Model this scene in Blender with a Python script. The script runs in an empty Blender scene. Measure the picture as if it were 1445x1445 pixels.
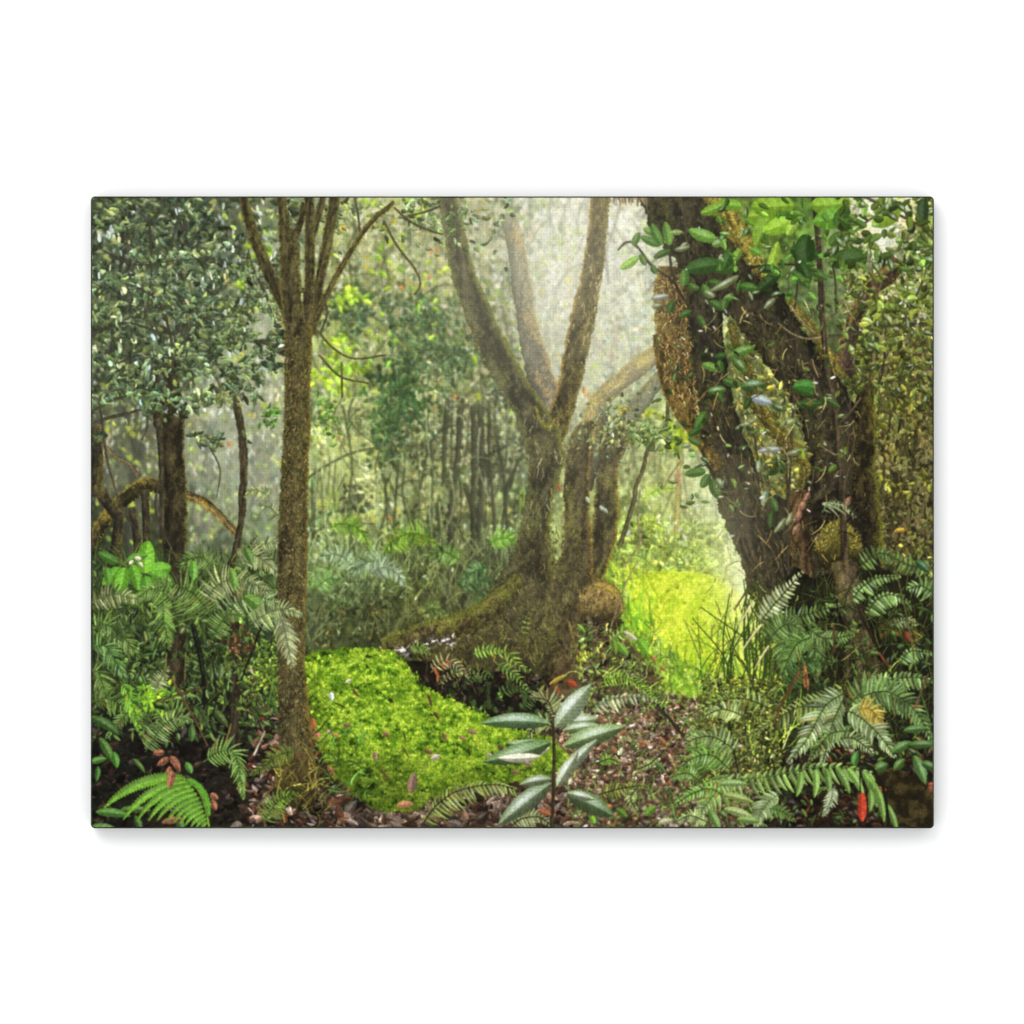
"""A stretched canvas print of a misty forest, hung on a white wall (bpy, Blender 4.5).
The picture on the canvas is printed: it is painted here by code into an ink map (no file is read)
and laid on the flat front of the canvas.  Wall, canvas, lamp and camera are built at real size."""
import bpy
import math
import numpy as np

# =====================================================================================
#  1. THE PRINTED PICTURE.  The canvas is a flat print of a misty forest; its ink is
#     painted here stroke by stroke (leaf, frond, trunk, tuft) into a colour array.
#     Coordinates are picture units with the origin OX, OY at the print's top left.
# =====================================================================================
OX, OY, PW, PH, SS = 128.0, 276.0, 1190, 892, 2
W, H = PW * SS, PH * SS
rng = np.random.default_rng(11)
C = np.zeros((H, W, 3), np.float32)


def rgb(*c):
    return np.array(c, np.float32) / 255.0


# ---- noise ---------------------------------------------------------------------------
TILE = np.random.default_rng(5).random((256, 256)).astype(np.float32)


def vnoise(x, y):
    xi = np.floor(x); yi = np.floor(y)
    fx = (x - xi).astype(np.float32); fy = (y - yi).astype(np.float32)
    fx = fx * fx * (3 - 2 * fx); fy = fy * fy * (3 - 2 * fy)
    x0 = xi.astype(np.int32) & 255; y0 = yi.astype(np.int32) & 255
    x1 = (x0 + 1) & 255; y1 = (y0 + 1) & 255
    a = TILE[y0, x0]; b = TILE[y0, x1]; c = TILE[y1, x0]; d = TILE[y1, x1]
    return a + (b - a) * fx + (c - a) * fy + (a - b - c + d) * fx * fy


_q = np.arange(0, 128, 1 / 16, dtype=np.float32)
FINE = vnoise(*np.meshgrid(_q, _q)).astype(np.float32)


def fnoise(x, y):
    """quick look-up of the same noise for small marks"""
    return FINE[(y * 16).astype(np.int32) & 2047, (x * 16).astype(np.int32) & 2047]


def fbm(x, y, o=4):
    s = 0.0; amp = 0.5; tot = 0.0
    for k in range(o):
        s = s + amp * vnoise(x + 17.3 * k, y + 41.7 * k)
        tot += amp; amp *= 0.55; x = x * 2.03; y = y * 2.03
    return s / tot


def blur(a, r):
    """three small box passes, about a gaussian of sigma r (canvas pixels)"""
    n = max(1, int(round(r)))
    if n > 3:                                                      # wide blurs run on a reduced copy
        q = 4
        lo = a.reshape(a.shape[0] // q, q, a.shape[1] // q, q, -1).mean((1, 3))
        return np.repeat(np.repeat(blur(blur(blur(lo, 3), 2), 1), q, 0), q, 1)
    for _ in range(3):
        for ax in (0, 1):
            p = np.concatenate([np.repeat(a.take([0], ax), n, ax), a, np.repeat(a.take([-1], ax), n, ax)], ax)
            m = a.shape[ax]
            o = p[:m] if ax == 0 else p[:, :m]
            o = o.copy()
            for k in range(1, 2 * n + 1):
                o += p[k:k + m] if ax == 0 else p[:, k:k + m]
            a = o * np.float32(1 / (2 * n + 1))
    return a


def smooth(e0, e1, x):
    t = np.clip((x - e0) / (e1 - e0), 0, 1)
    return t * t * (3 - 2 * t)


def grid(x0, y0, x1, y1):
    """canvas index box of a picture-unit rectangle and its coordinates"""
    i0 = max(0, int((x0 - OX) * SS)); i1 = min(W, int((x1 - OX) * SS) + 1)
    j0 = max(0, int((y0 - OY) * SS)); j1 = min(H, int((y1 - OY) * SS) + 1)
    xs = (np.arange(i0, i1, dtype=np.float32) + 0.5) / SS + OX
    ys = (np.arange(j0, j1, dtype=np.float32) + 0.5) / SS + OY
    X, Y = np.meshgrid(xs, ys)
    return (slice(j0, j1), slice(i0, i1)), X, Y


def put(x, y, col):
    ix = ((x - OX) * SS).astype(np.int32).ravel(); iy = ((y - OY) * SS).astype(np.int32).ravel()
    ok = (ix >= 0) & (ix < W) & (iy >= 0) & (iy < H)
    C[iy[ok], ix[ok]] = col.reshape(-1, 3)[ok]


def haze(cx, cy, sx, sy, col, a, tilt=0.0):
    """a soft veil of mist"""
    g, X, Y = grid(cx - 3 * max(sx, sy), cy - 3 * max(sx, sy), cx + 3 * max(sx, sy), cy + 3 * max(sx, sy))
    dx = X - cx; dy = Y - cy
    c, s = math.cos(tilt), math.sin(tilt)
    u = dx * c + dy * s; v = -dx * s + dy * c
    m = (a * np.exp(-0.5 * ((u / sx) ** 2 + (v / sy) ** 2)))[..., None].astype(np.float32)
    C[g] = C[g] * (1 - m) + np.asarray(col, np.float32) * m


NEAR = False                                                       # nearer greens are a little warmer


# ---- leaves --------------------------------------------------------------------------
def leaves(x, y, ang, L, Wd, col, bend=0.0, shape=(0.7, 0.9), half=0.16, rib=0.12, gloss=0.0, veins=0,
           teeth=0, tilt=0.0, fade=None, tex=0.10, vein_amp=0.08, gcol=(0.88, 0.92, 0.86)):
    """a batch of pointed leaves from base (x, y); every argument may be an array"""
    x = np.atleast_1d(np.asarray(x, np.float32)); n0 = len(x)
    bc = lambda a: np.broadcast_to(np.asarray(a, np.float32), (n0,)).copy()
    y, ang, L, Wd, bend, half, rib, gloss, tilt = map(bc, (y, ang, L, Wd, bend, half, rib, gloss, tilt))
    col = np.broadcast_to(np.asarray(col, np.float32), (n0, 3)).copy()
    gr = (col[:, 1] > col[:, 0]) & (col[:, 1] > col[:, 2]) & (col[:, 2] > .4 * col[:, 1]) & NEAR; col[gr] *= np.array([1.02, .92, .84], np.float32)
    pa, pb = shape
    um = pa / (pa + pb); nrm = um ** pa * (1 - um) ** pb
    nu = max(4, int(L.max() * SS * 1.35)); nv = max(4, int(Wd.max() * SS * 1.5))
    step = max(1, int(1_500_000 / (nu * nv)))
    u = ((np.arange(nu) + 0.5) / nu).astype(np.float32)[None, :, None]
    v = ((np.arange(nv) + 0.5) / nv * 2 - 1).astype(np.float32)[None, None, :]
    prof = (u ** pa * (1 - u) ** pb / nrm)
    if teeth:
        prof = prof * (0.70 + 0.30 * (1 - np.abs(((u * teeth) % 1) * 2 - 1)))
    for k in range(0, n0, step):
        s = slice(k, min(n0, k + step))
        e = lambda a: a[s][:, None, None]
        th = e(ang) + e(bend) * u * 0.5
        th2 = e(ang) + e(bend) * u
        hw = 0.5 * e(Wd) * prof * (1 + e(tilt) * np.sign(v))
        px = e(x) + e(L) * u * np.cos(th) - np.sin(th2) * hw * v
        py = e(y) + e(L) * u * np.sin(th) + np.cos(th2) * hw * v
        up = np.sign(np.cos(e(ang)) + 1e-4)
        sh = 1.0 - e(half) * np.sign(v) * up                      # the half turned to the sky is lighter
        sh = sh * (0.93 + 0.10 * (1 - np.abs(v)) + 0.0 * u)
        if veins:
            sh = sh * (1 + vein_amp * np.cos(2 * np.pi * veins * (u - 0.16 * np.abs(v))))
        sh = sh * (1 + tex * (fnoise(px * 0.9, py * 0.9) + fnoise(px * 0.35 + 5, py * 0.35) - 1.0) * 1.7)
        cc = col[s][:, None, None, :] * sh[..., None]
        rb = e(rib) * np.exp(-(v * hw / 0.55) ** 2) * (u < 0.95)
        cc = cc + rb[..., None] * np.array([0.8, 0.9, 0.55], np.float32)
        g = e(gloss) * np.exp(-((v * up + 0.35) / 0.42) ** 2) * np.exp(-((u - 0.5) / 0.30) ** 2)
        g = g * (0.55 + 0.9 * fnoise(px * 0.7 + 9, py * 0.7))
        g = np.clip(g, 0, 0.95)[..., None]
        cc = cc * (1 - g) + np.array(gcol, np.float32) * g
        put(px, py, cc.astype(np.float32))


def blades(x, y, ang, L, Wd, col, bend=0.0, tex=0.15):
    leaves(x, y, ang, L, Wd, col, bend, shape=(0.12, 0.55), half=0.08, rib=0.0, tex=tex)


def blobs(n, box, size, col, lum=.2, where=None, ratio=.6, ang=(1.2, .6), gloss=0.0, thr=0.0, f=.05, seed=0.0):
    """soft leaf shapes seen through the mist, gathered where the noise is above thr"""
    x = rng.uniform(box[0], box[2], n); y = rng.uniform(box[1], box[3], n)
    k = fbm(x * f + seed * 11, y * f * .8 + seed * 5, 3) > thr
    if where is not None: k &= where(x, y)
    x, y = x[k], y[k]; n = len(x)
    if n == 0: return
    L = rng.uniform(size[0], size[1], n)
    leaves(x, y, rng.normal(ang[0], ang[1], n), L, L * ratio * rng.uniform(.6, 1.3, n), jitcol(col, n, lum, .05), rng.normal(0, .4, n), shape=(.45, .55),
           half=.07, rib=0, gloss=gloss * (rng.random(n) < .3), tilt=rng.uniform(-.4, .4, n), tex=.10)


def soften(box, r):
    g, X, Y = grid(*box)
    m = np.minimum(np.minimum(X - box[0], box[2] - X), np.minimum(Y - box[1], box[3] - Y)) / 18
    m = np.clip(m, 0, 1)[..., None].astype(np.float32)
    C[g] = C[g] * (1 - m) + blur(C[g], r) * m


# ---- curves and trunks ---------------------------------------------------------------
def spline(pts, step=0.5):
    p = np.asarray(pts, np.float64)
    p = np.vstack([2 * p[0] - p[1], p, 2 * p[-1] - p[-2]])
    out = []
    for i in range(1, len(p) - 2):
        a, b, c, d = p[i - 1], p[i], p[i + 1], p[i + 2]
        n = max(2, int(np.hypot(*(c - b)[:2]) / step))
        t = np.linspace(0, 1, n, endpoint=False)[:, None]
        out.append(0.5 * (2 * b + (c - a) * t + (2 * a - 5 * b + 4 * c - d) * t ** 2 + (3 * b - a - 3 * c + d) * t ** 3))
    out.append(p[-2][None])
    q = np.vstack(out)
    d = np.gradient(q[:, :2], axis=0)
    d /= np.linalg.norm(d, axis=1)[:, None] + 1e-9
    s = np.concatenate([[0], np.cumsum(np.hypot(*np.diff(q[:, :2], axis=0).T))])
    return q, d, s


def tube(pts, dark, mid, moss=(0.35, 0.33, 0.1), mossy=0.35, lx=0.3, rimL=None, rimR=None, rw=0.35,
         mist=None, rough=0.10, grain=1.0, contrast=1.0, fuzz=0.0, fuzzcol=None, speck=0.25, seed=0.0):
    """a trunk, branch or twig along (x, y, radius); lx tips the light to the right (+) or left (-);
    rimL / rimR = (colour, strength) of the moss glowing against the light on its two edges;
    mist = (colour, alpha at the path's start, alpha at its end)"""
    q, d, s = spline(pts, 0.36)
    dark, mid, moss = (np.asarray(c, np.float32) for c in (dark, mid, moss))
    rmax = q[:, 2].max()
    m = max(4, int(2 * rmax * SS * 1.5))
    t = ((np.arange(m) + 0.5) / m * 2 - 1).astype(np.float32)[None, :]
    nx, ny = -d[:, 1], d[:, 0]
    flip = np.where(nx < 0, -1.0, 1.0)                            # t > 0 always lies to the right
    if np.median(flip) < 0: nx, ny = -nx, -ny
    r = q[:, 2][:, None]; S = s[:, None]
    for_edge = (vnoise(S * 0.11 + seed * 7, t * 0 + 3 + np.sign(t) * 5) - 0.5) * 2 + (vnoise(S * 0.45, np.sign(t) * 3 + 9 + seed) - 0.5)
    rr = r * (1 + rough * for_edge * np.abs(t))
    X = (q[:, 0][:, None] + nx[:, None] * t * rr).astype(np.float32)
    Y = (q[:, 1][:, None] + ny[:, None] * t * rr).astype(np.float32)
    T = np.broadcast_to(t, X.shape)
    g1 = fbm(T * 2.2 * grain + seed * 13 + 0.02 * S, S * 0.035 + seed, 4)
    g2 = fbm(X * 0.24 + seed, Y * 0.16, 4)
    g3 = fbm(X * 0.045 + seed * 3, Y * 0.03, 2)
    sp = fnoise(X * 0.85, Y * 0.75)
    nz = np.sqrt(np.clip(1 - T * T, 0, 1))
    k = smooth(0.3, 0.72, 0.55 * g1 + 0.45 * g2)[..., None]
    c = dark * (1 - k) + mid * k
    mm = 0.75 * smooth(0.66 - mossy * 0.5, 0.92 - mossy * 0.5, g2 * 0.45 + sp * 0.2 + g3 * 0.35 + 0.12 * T * np.sign(lx))
    c = c * (1 - mm[..., None]) + moss * mm[..., None]
    sh = 0.50 + 0.35 * nz + 0.45 * lx * T + 0.16 * nz
    sh = np.clip(sh, 0.22, 1.6) * (1 + speck * (sp - 0.5) * 2) * (1 + 0.5 * contrast * (g1 - 0.5))
    c = c * sh[..., None]
    for side, rim in ((-1, rimL), (1, rimR)):
        if rim is None: continue
        w = smooth(1 - rw, 1.05, T * side + 0.30 * (g2 - 0.5)) * (0.55 + 0.6 * sp) * rim[1]
        w = np.clip(w, 0, 1)[..., None]
        c = c * (1 - w) + np.asarray(rim[0], np.float32) * w
    if mist is not None:
        a = (mist[1] + (mist[2] - mist[1]) * (S / s[-1]))[..., None]
        c = c * (1 - a) + np.asarray(mist[0], np.float32) * a
    put(X, Y, c.astype(np.float32))
    if fuzz > 0:                                                  # moss hairs standing off the outline
        n = int(s[-1] * fuzz)
        i = rng.integers(0, len(q), n); sd = rng.choice([-1.0, 1.0], n)
        bx = q[i, 0] + nx[i] * sd * q[i, 2] * rng.uniform(0.75, 1.02, n); by = q[i, 1] + ny[i] * sd * q[i, 2] * rng.uniform(0.75, 1.02, n)
        a = np.arctan2(ny[i] * sd, nx[i] * sd) + rng.normal(0, 0.7, n) + 0.4
        fc = np.asarray(fuzzcol if fuzzcol is not None else moss, np.float32) * rng.uniform(0.45, 1.0, n)[:, None]
        if mist is not None:
            fa = (mist[1] + (mist[2] - mist[1]) * (s[i] / s[-1]))[:, None] * 0.8
            fc = fc * (1 - fa) + np.asarray(mist[0], np.float32) * fa
        blades(bx, by, a, rng.uniform(1.0, 3.0, n), rng.uniform(0.5, 0.9, n), np.clip(fc, 0, 1), rng.normal(0, 0.6, n))


def twig(pts, col, r0=1.4, r1=0.8, lx=0.25, rough=0.15):
    p = np.asarray(pts, float)
    rr = np.linspace(r0, r1, len(p))
    col = np.asarray(col, np.float32)
    tube(np.c_[p, rr], col * 0.8, col * 1.15, col * 1.1, 0.2, lx, rough=rough, speck=0.15)


def poly_mask(X, Y, pts):
    ins = np.zeros(X.shape, bool)
    p = np.asarray(pts, float); j = len(p) - 1
    for i in range(len(p)):
        xi, yi = p[i]; xj, yj = p[j]
        if yi != yj:
            ins ^= ((yi > Y) != (yj > Y)) & (X < (xj - xi) * (Y - yi) / (yj - yi) + xi)
        j = i
    return ins


def ruffle(amp, freq, y1=9999):
    """break up outlines: pull the ink about by a small noise"""
    g, X, Y = grid(OX, OY, OX + PW, min(OY + PH, y1))
    dx = ((fbm(X * freq, Y * freq, 2) - 0.5) * 2 * amp * SS).astype(np.int32); dy = ((fbm(X * freq + 70, Y * freq + 30, 2) - 0.5) * 2 * amp * SS).astype(np.int32)
    h, w = X.shape
    J, I = np.mgrid[0:h, 0:w]
    C[g] = C[g][np.clip(J + dy, 0, h - 1), np.clip(I + dx, 0, w - 1)]


def mottle(amp, f0, f1, where=None):
    """fine broken light: bright and dark flecks"""
    g, X, Y = grid(OX, OY, OX + PW, OY + PH)
    n = vnoise(X * f0, Y * f0 * .8) * .5 + vnoise(X * f1 + 9, Y * f1 * .7) * .5
    m = 1 + amp * (n - .5) * 2
    if where is not None: m = 1 + (m - 1) * where(X, Y)
    C[g] *= m[..., None].astype(np.float32)


def inside(x, y, pts):
    return poly_mask(np.asarray(x), np.asarray(y), pts)


def patch(pts, fn, wob=3.0, freq=0.08):
    """a noise-edged area filled by fn(X, Y) -> colour"""
    p = np.asarray(pts, float)
    g, X, Y = grid(p[:, 0].min() - 6, p[:, 1].min() - 6, p[:, 0].max() + 6, p[:, 1].max() + 6)
    dx = (fbm(X * freq, Y * freq, 3) - 0.5) * 2 * wob; dy = (fbm(X * freq + 50, Y * freq + 50, 3) - 0.5) * 2 * wob
    mk = poly_mask(X + dx, Y + dy, pts)
    c = fn(X, Y)
    C[g][mk] = c[mk]


# ---- ferns ---------------------------------------------------------------------------
def frond(path, n, plen, pw, col, aL=75, aR=75, fL=1.0, fR=1.0, bend=0.35, gloss=0.0, teeth=0, rach=None,
          start=0.08, taper=0.75, drop=0.0, jit=0.06, vary=0.16, dark_end=0.0, r=1.0, shape=(0.35, 0.8), half=0.14, rib=0.10, gprob=0.5):
    """one frond: a rachis along `path` and n pinnae a side of length plen; aL / aR are their angles off the
    rachis, fL / fR their foreshortening, drop turns all of them towards the ground"""
    q, d, s = spline(np.c_[np.asarray(path, float), np.zeros(len(path))], 0.5)
    f = np.linspace(start, 0.985, n)
    i = np.clip(np.searchsorted(s / s[-1], f), 0, len(q) - 1)
    base = np.arctan2(d[i, 1], d[i, 0])
    prof = np.minimum(1.0, 0.55 + (f - start) * 2.2) * np.clip(1.04 - f, 0, 1) ** taper
    prof = prof / prof.max()
    col = np.asarray(col, np.float32)
    xs, ys, an, ln, bd, cc, gl = [], [], [], [], [], [], []
    for side, a, fs in ((-1, aL, fL), (1, aR, fR)):
        if fs <= 0: continue
        ang = base + side * np.radians(a) * (1 - 0.35 * f ** 3) + rng.normal(0, jit, n)
        ang = ang + drop * np.sin(np.pi / 2 - ang)
        xs.append(q[i, 0]); ys.append(q[i, 1]); an.append(ang)
        ln.append(plen * prof * fs * rng.uniform(0.78, 1.1, n) * np.where(rng.random(n) < .06, .35, 1.0))
        bd.append(-side * bend * rng.uniform(0.3, 1.7, n))
        b = (1 + rng.normal(0, vary, n))[:, None] * (1 - dark_end * (1 - f))[:, None]
        cb = col * b; old = rng.random(n) < .04; cb[old] = cb[old] * .5 + np.array([.24, .17, .08], np.float32)
        cc.append(cb); gl.append(min(.75, gloss * 1.5) * (rng.random(n) < gprob) * rng.uniform(0.4, 1.25, n))
    xs, ys, an, ln, bd, gl = (np.concatenate(a) for a in (xs, ys, an, ln, bd, gl)); cc = np.concatenate(cc)
    o = np.argsort(ys)
    wd = np.maximum(1.2, 0.72 * pw * (0.55 + 0.45 * ln / max(plen, 1)))
    leaves(xs[o], ys[o], an[o], np.maximum(2, ln[o]), wd[o], np.clip(cc[o], 0, 1), bd[o], shape=shape, half=half, rib=rib,
           gloss=gl[o], teeth=teeth, tex=0.14)
    rc = np.asarray(rach if rach is not None else col * 0.75, np.float32)
    tube(np.c_[np.asarray(path, float), np.linspace(r * .75, 0.4, len(path))], rc * 0.8, rc * 1.2, rc, 0.2, 0.2, rough=0.05, speck=0.1)


HUE = np.array([1.1, 0.25, -1.3], np.float32)                    # towards yellow (+) or grey green (-)


def jitcol(base, n, lum=0.2, hue=0.06):
    b = np.broadcast_to(np.asarray(base, np.float32), (n, 3)) * np.exp(rng.normal(0, lum, n))[:, None]
    b = b * (1 + np.clip(rng.normal(0.3 * hue, hue, n), -.06, .2)[:, None] * HUE + rng.normal(0, .025, (n, 3)))
    return np.clip(b, 0.02, 1).astype(np.float32)
# ---- the tones of the far wood: mean ink colour at sample points -----------------------------
TONES = {
 290: "140:70,78,66 220:66,74,62 300:62,68,58 370:95,100,80 410:120,125,100 490:140,148,115 560:138,145,112 620:118,122,98 690:128,128,108 760:172,172,152 810:190,190,170 880:195,195,178 930:150,150,130 1060:95,110,55 1150:80,110,45 1240:205,215,175 1300:170,185,140",
 350: "140:72,80,64 220:62,70,55 300:68,76,60 370:110,118,92 440:110,118,90 510:130,140,105 580:120,130,95 640:110,115,90 700:115,116,98 760:175,178,155 810:185,188,165 880:188,190,165 940:150,155,130 1200:95,115,65 1250:150,165,115 1300:90,110,65",
 420: "140:80,88,70 220:72,82,62 300:82,92,70 350:125,132,105 385:155,158,135 450:135,150,95 510:120,130,95 580:105,115,85 640:100,105,82 700:115,115,98 790:180,182,160 880:180,184,155 910:175,180,150 1200:80,95,60 1260:85,105,60 1310:80,100,55",
 500: "140:75,83,65 220:75,85,62 300:95,102,80 360:140,145,120 385:150,152,132 460:140,160,85 520:105,120,75 580:95,105,75 640:100,102,82 690:105,105,90 790:140,142,122 850:145,148,122 910:165,170,140 1220:70,80,50 1290:95,95,62",
 580: "140:82,88,70 190:90,96,75 280:118,122,100 320:130,133,112 380:135,138,112 450:140,155,95 500:135,148,100 560:95,108,70 620:115,122,88 680:100,100,80 725:110,115,88 900:125,135,95 960:150,165,100 1000:150,160,110 1250:95,110,60 1300:75,80,48",
 660: "140:70,75,60 190:85,88,70 280:110,115,92 320:95,100,85 380:110,115,95 450:120,130,88 520:118,126,90 590:110,118,82 660:88,90,68 725:105,112,82 900:125,130,92 960:135,140,95 1010:160,168,130 1260:85,85,50 1300:70,65,42",
 740: "140:50,54,42 190:60,60,48 290:80,88,66 370:95,108,80 450:110,122,80 520:105,115,75 590:98,110,65 660:85,88,60 715:100,112,72 800:138,150,100 900:150,168,92 960:155,165,95 1020:180,195,130 1270:80,72,45 1300:65,58,38",
 820: "140:55,70,45 200:70,95,50 300:70,90,58 370:75,95,62 450:95,108,68 520:80,95,60 590:85,95,52 650:80,82,52 690:65,75,45 900:140,170,55 960:185,205,60 1030:205,218,110 1270:50,55,35",
 880: "140:40,50,36 220:45,58,40 320:50,65,42 370:55,70,48 450:70,78,50 520:65,70,42 600:75,78,45 900:120,150,45 960:180,205,45 1040:210,228,60 1150:45,60,35 1290:35,42,28",
 950: "140:45,55,42 220:38,45,32 320:42,50,34 380:50,50,36 800:70,62,42 860:80,78,48 920:130,150,60 980:140,170,45 1040:150,175,55 1100:55,70,38 1200:40,48,30 1300:30,36,24",
 1020: "140:35,42,30 220:30,34,25 320:35,32,26 380:60,52,42 860:115,92,70 920:130,105,85 980:110,105,65 1050:80,85,50 1120:48,55,34 1200:40,44,28 1300:30,32,22",
 1100: "140:34,36,26 220:30,28,22 320:45,40,32 380:55,46,36 440:60,52,36 860:120,88,66 930:110,80,60 990:75,62,42 1080:48,42,30 1180:40,32,24 1290:35,32,22",
 1160: "140:32,34,25 250:40,34,25 380:52,48,34 480:62,50,38 600:78,60,46 720:95,70,50 860:90,66,46 960:70,55,38 1080:45,34,26 1200:50,32,22 1300:38,28,20",
}
_pts = []
for _y, _row in TONES.items():
    for _e in _row.split():
        _x, _c = _e.split(":")
        _pts.append([float(_x), float(_y)] + [float(q) / 255 for q in _c.split(",")])
_pts = np.array(_pts, np.float32)
_pts[:, 2:] *= (1 + .16 * ((_pts[:, 0] > 425) & (_pts[:, 0] < 1060) & (_pts[:, 1] < 800) * ((_pts[:, 0] < 870) | (_pts[:, 1] < 700))) + .06 * (_pts[:, 1] < 700))[:, None]
_gx = np.arange(OX - 8, OX + PW + 16, 8); _gy = np.arange(OY - 8, OY + PH + 16, 8)
_X, _Y = np.meshgrid(_gx, _gy)
_d2 = (_X[..., None] - _pts[:, 0]) ** 2 + ((_Y[..., None] - _pts[:, 1]) * 0.9) ** 2
_w = np.exp(-_d2 / (2 * 30.0 ** 2)) + 1e-5 / (1 + _d2)
TONEMAP = (_w[..., None] * _pts[:, 2:]).sum(2) / _w.sum(2)[..., None]


def tone(x, y):
    fx = np.clip((np.asarray(x) - _gx[0]) / 8, 0, len(_gx) - 1.01); fy = np.clip((np.asarray(y) - _gy[0]) / 8, 0, len(_gy) - 1.01)
    x0 = fx.astype(int); y0 = fy.astype(int); a = (fx - x0)[..., None]; b = (fy - y0)[..., None]
    t = TONEMAP
    return ((t[y0, x0] * (1 - a) + t[y0, x0 + 1] * a) * (1 - b) + (t[y0 + 1, x0] * (1 - a) + t[y0 + 1, x0 + 1] * a) * b).astype(np.float32)


# ---- far wood: toned mist with blotches ------------------------------------------------------
_g, _X, _Y = grid(OX, OY, OX + PW, OY + PH)
_b = tone(_X, _Y)
_n = fbm(_X * 0.06, _Y * 0.035, 4)[..., None]
_n2 = fbm(_X * 0.20, _Y * 0.16, 3)[..., None]
C[_g] = _b * (0.40 + 0.62 * _n + 0.55 * _n2)
del _g, _X, _Y, _b, _n, _n2


def scatter(n, box, size, ratio, lum, dark, ang=(1.2, 0.8), hue=0.05, gloss=0.0, where=None, colr=None, gain=1.0, shape=(0.55, 0.75), clump=0.9, thr=0.35):
    """loose foliage in the tone of the place, in lighter and darker clumps with gaps between"""
    x = rng.uniform(box[0], box[2], n); y = rng.uniform(box[1], box[3], n)
    cl = fbm(x * 0.045 + 3, y * 0.045 + lum * 70, 4)
    keep = rng.random(n) < smooth(thr, thr + 0.22, cl)
    if where is not None: keep &= where(x, y)
    x, y, cl = x[keep], y[keep], cl[keep]; n = len(x)
    L = rng.uniform(size[0], size[1], n)
    c = tone(x, y) if colr is None else np.broadcast_to(np.asarray(colr, np.float32), (n, 3))
    lo = fbm(x * 0.07 + 31, y * 0.06 + lum * 90, 4)
    m = gain * (1 + clump * 1.6 * (lo - 0.5)) * np.exp(rng.normal(0, lum, n)) * (1 - dark * (rng.random(n) < 0.3))
    c = c * np.array([1.0, 1.02, 0.92], np.float32)
    c = np.clip(c * m[:, None] * (1 + np.clip(rng.normal(.02, hue, n), -.05, .15)[:, None] * HUE), 0.03, 1)
    o = np.argsort(m + rng.normal(0, .25, n))
    x, y, L, c = x[o], y[o], L[o], c[o]
    leaves(x, y, rng.normal(ang[0], ang[1], n) + np.pi * (rng.random(n) < 0.25), L, L * ratio * rng.uniform(0.5, 1.25, n), c, rng.normal(0, 0.6, n),
           shape=shape, half=0.16, rib=0.03, gloss=gloss * (rng.random(n) < 0.4), tilt=rng.uniform(-0.5, 0.5, n), tex=0.15)


def sparkle(n, box, size, col, where=None, lum=0.12, ratio=0.42, ang=(1.35, 0.5)):
    x = rng.uniform(box[0], box[2], n); y = rng.uniform(box[1], box[3], n)
    if where is not None:
        k = where(x, y); x, y = x[k], y[k]; n = len(x)
    L = rng.uniform(size[0], size[1], n)
    leaves(x, y, rng.normal(ang[0], ang[1], n), L, L * ratio * rng.uniform(0.7, 1.3, n), jitcol(col, n, lum, 0.04), 0.2, half=0.05, rib=0, tex=0.08, shape=(0.5, 0.5))


def flecks(n, box, size, hi=1.5, lo=.6, add=.06, share=.5, ang=(1.4, .45), ratio=.3, where=None):
    """broken light in the far foliage: light and dark dashes around the tone of the place"""
    x = rng.uniform(box[0], box[2], n); y = rng.uniform(box[1], box[3], n)
    k = fbm(x * .05 + 60, y * .035 + 20, 3) + rng.normal(0, .12, n)
    up = k > np.quantile(k, 1 - share)
    if where is not None:
        w = where(x, y); x, y, up = x[w], y[w], up[w]; n = len(x)
    L = rng.uniform(size[0], size[1], n)
    c = tone(x, y) * np.where(up, rng.uniform(1.05, hi, n), rng.uniform(lo, 1.0, n))[:, None] + np.where(up, add, 0)[:, None] * rng.random(n)[:, None]
    c = np.clip(c * (1 + np.clip(rng.normal(0, .03, n), -.04, .08)[:, None] * HUE + np.array([.01, .01, -.04], np.float32)), 0, 1)
    leaves(x, y, rng.normal(ang[0], ang[1], n), L, L * ratio * rng.uniform(.7, 1.5, n), c, rng.normal(0, .5, n), rib=0, half=.06, shape=(.5, .6), tex=.1)


def stems(n, box, hi=1.35, lo=.55, r=(.6, 1.6), ln=(40, 160), lean=.12):
    for _ in range(n):
        x = rng.uniform(box[0], box[2]); y = rng.uniform(box[1], box[3]); h = rng.uniform(*ln); l = rng.normal(0, lean) * h
        c = np.clip(tone(x, y + h / 2) * rng.choice([rng.uniform(1.1, hi), rng.uniform(lo, .85)]), 0, 1)
        q = rng.uniform(*r)
        twig([(x, y), (x + l * .5 + rng.normal(0, h * .06), y + h * .5), (x + l + rng.normal(0, h * .04), y + h)], c, q, q * .8)


# thin far stems, then leaves over them
for _k in range(150):
    _x = rng.uniform(130, 1310); _y0 = rng.uniform(276, 620); _y1 = _y0 + rng.uniform(150, 380)
    if _y1 > 870: _y1 = 870
    _c = tone(_x, (_y0 + _y1) / 2) * rng.uniform(0.62, 1.28)
    _l = rng.normal(0, 18)
    twig([(_x, _y0), (_x + _l * 0.5 + rng.normal(0, 5), (_y0 + _y1) / 2), (_x + _l, _y1)], _c, rng.uniform(0.8, 4.5), rng.uniform(0.8, 4.0))
scatter(60000, (128, 276, 1318, 900), (5, 11), 0.55, 0.16, 0.2)
scatter(26000, (128, 276, 1318, 900), (4, 9), 0.5, 0.20, 0.3)
C[:] = blur(C, 1.6)
scatter(30000, (128, 276, 1318, 880), (5, 11), 0.5, 0.22, 0.30, gain=0.95, thr=0.42, where=lambda x, y: (np.abs(x - 835) > 85) | (y > 560) | (rng.random(len(x)) < 0.25))
sparkle(1300, (440, 276, 740, 620), (2.5, 5.5), rgb(206, 212, 192))
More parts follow.
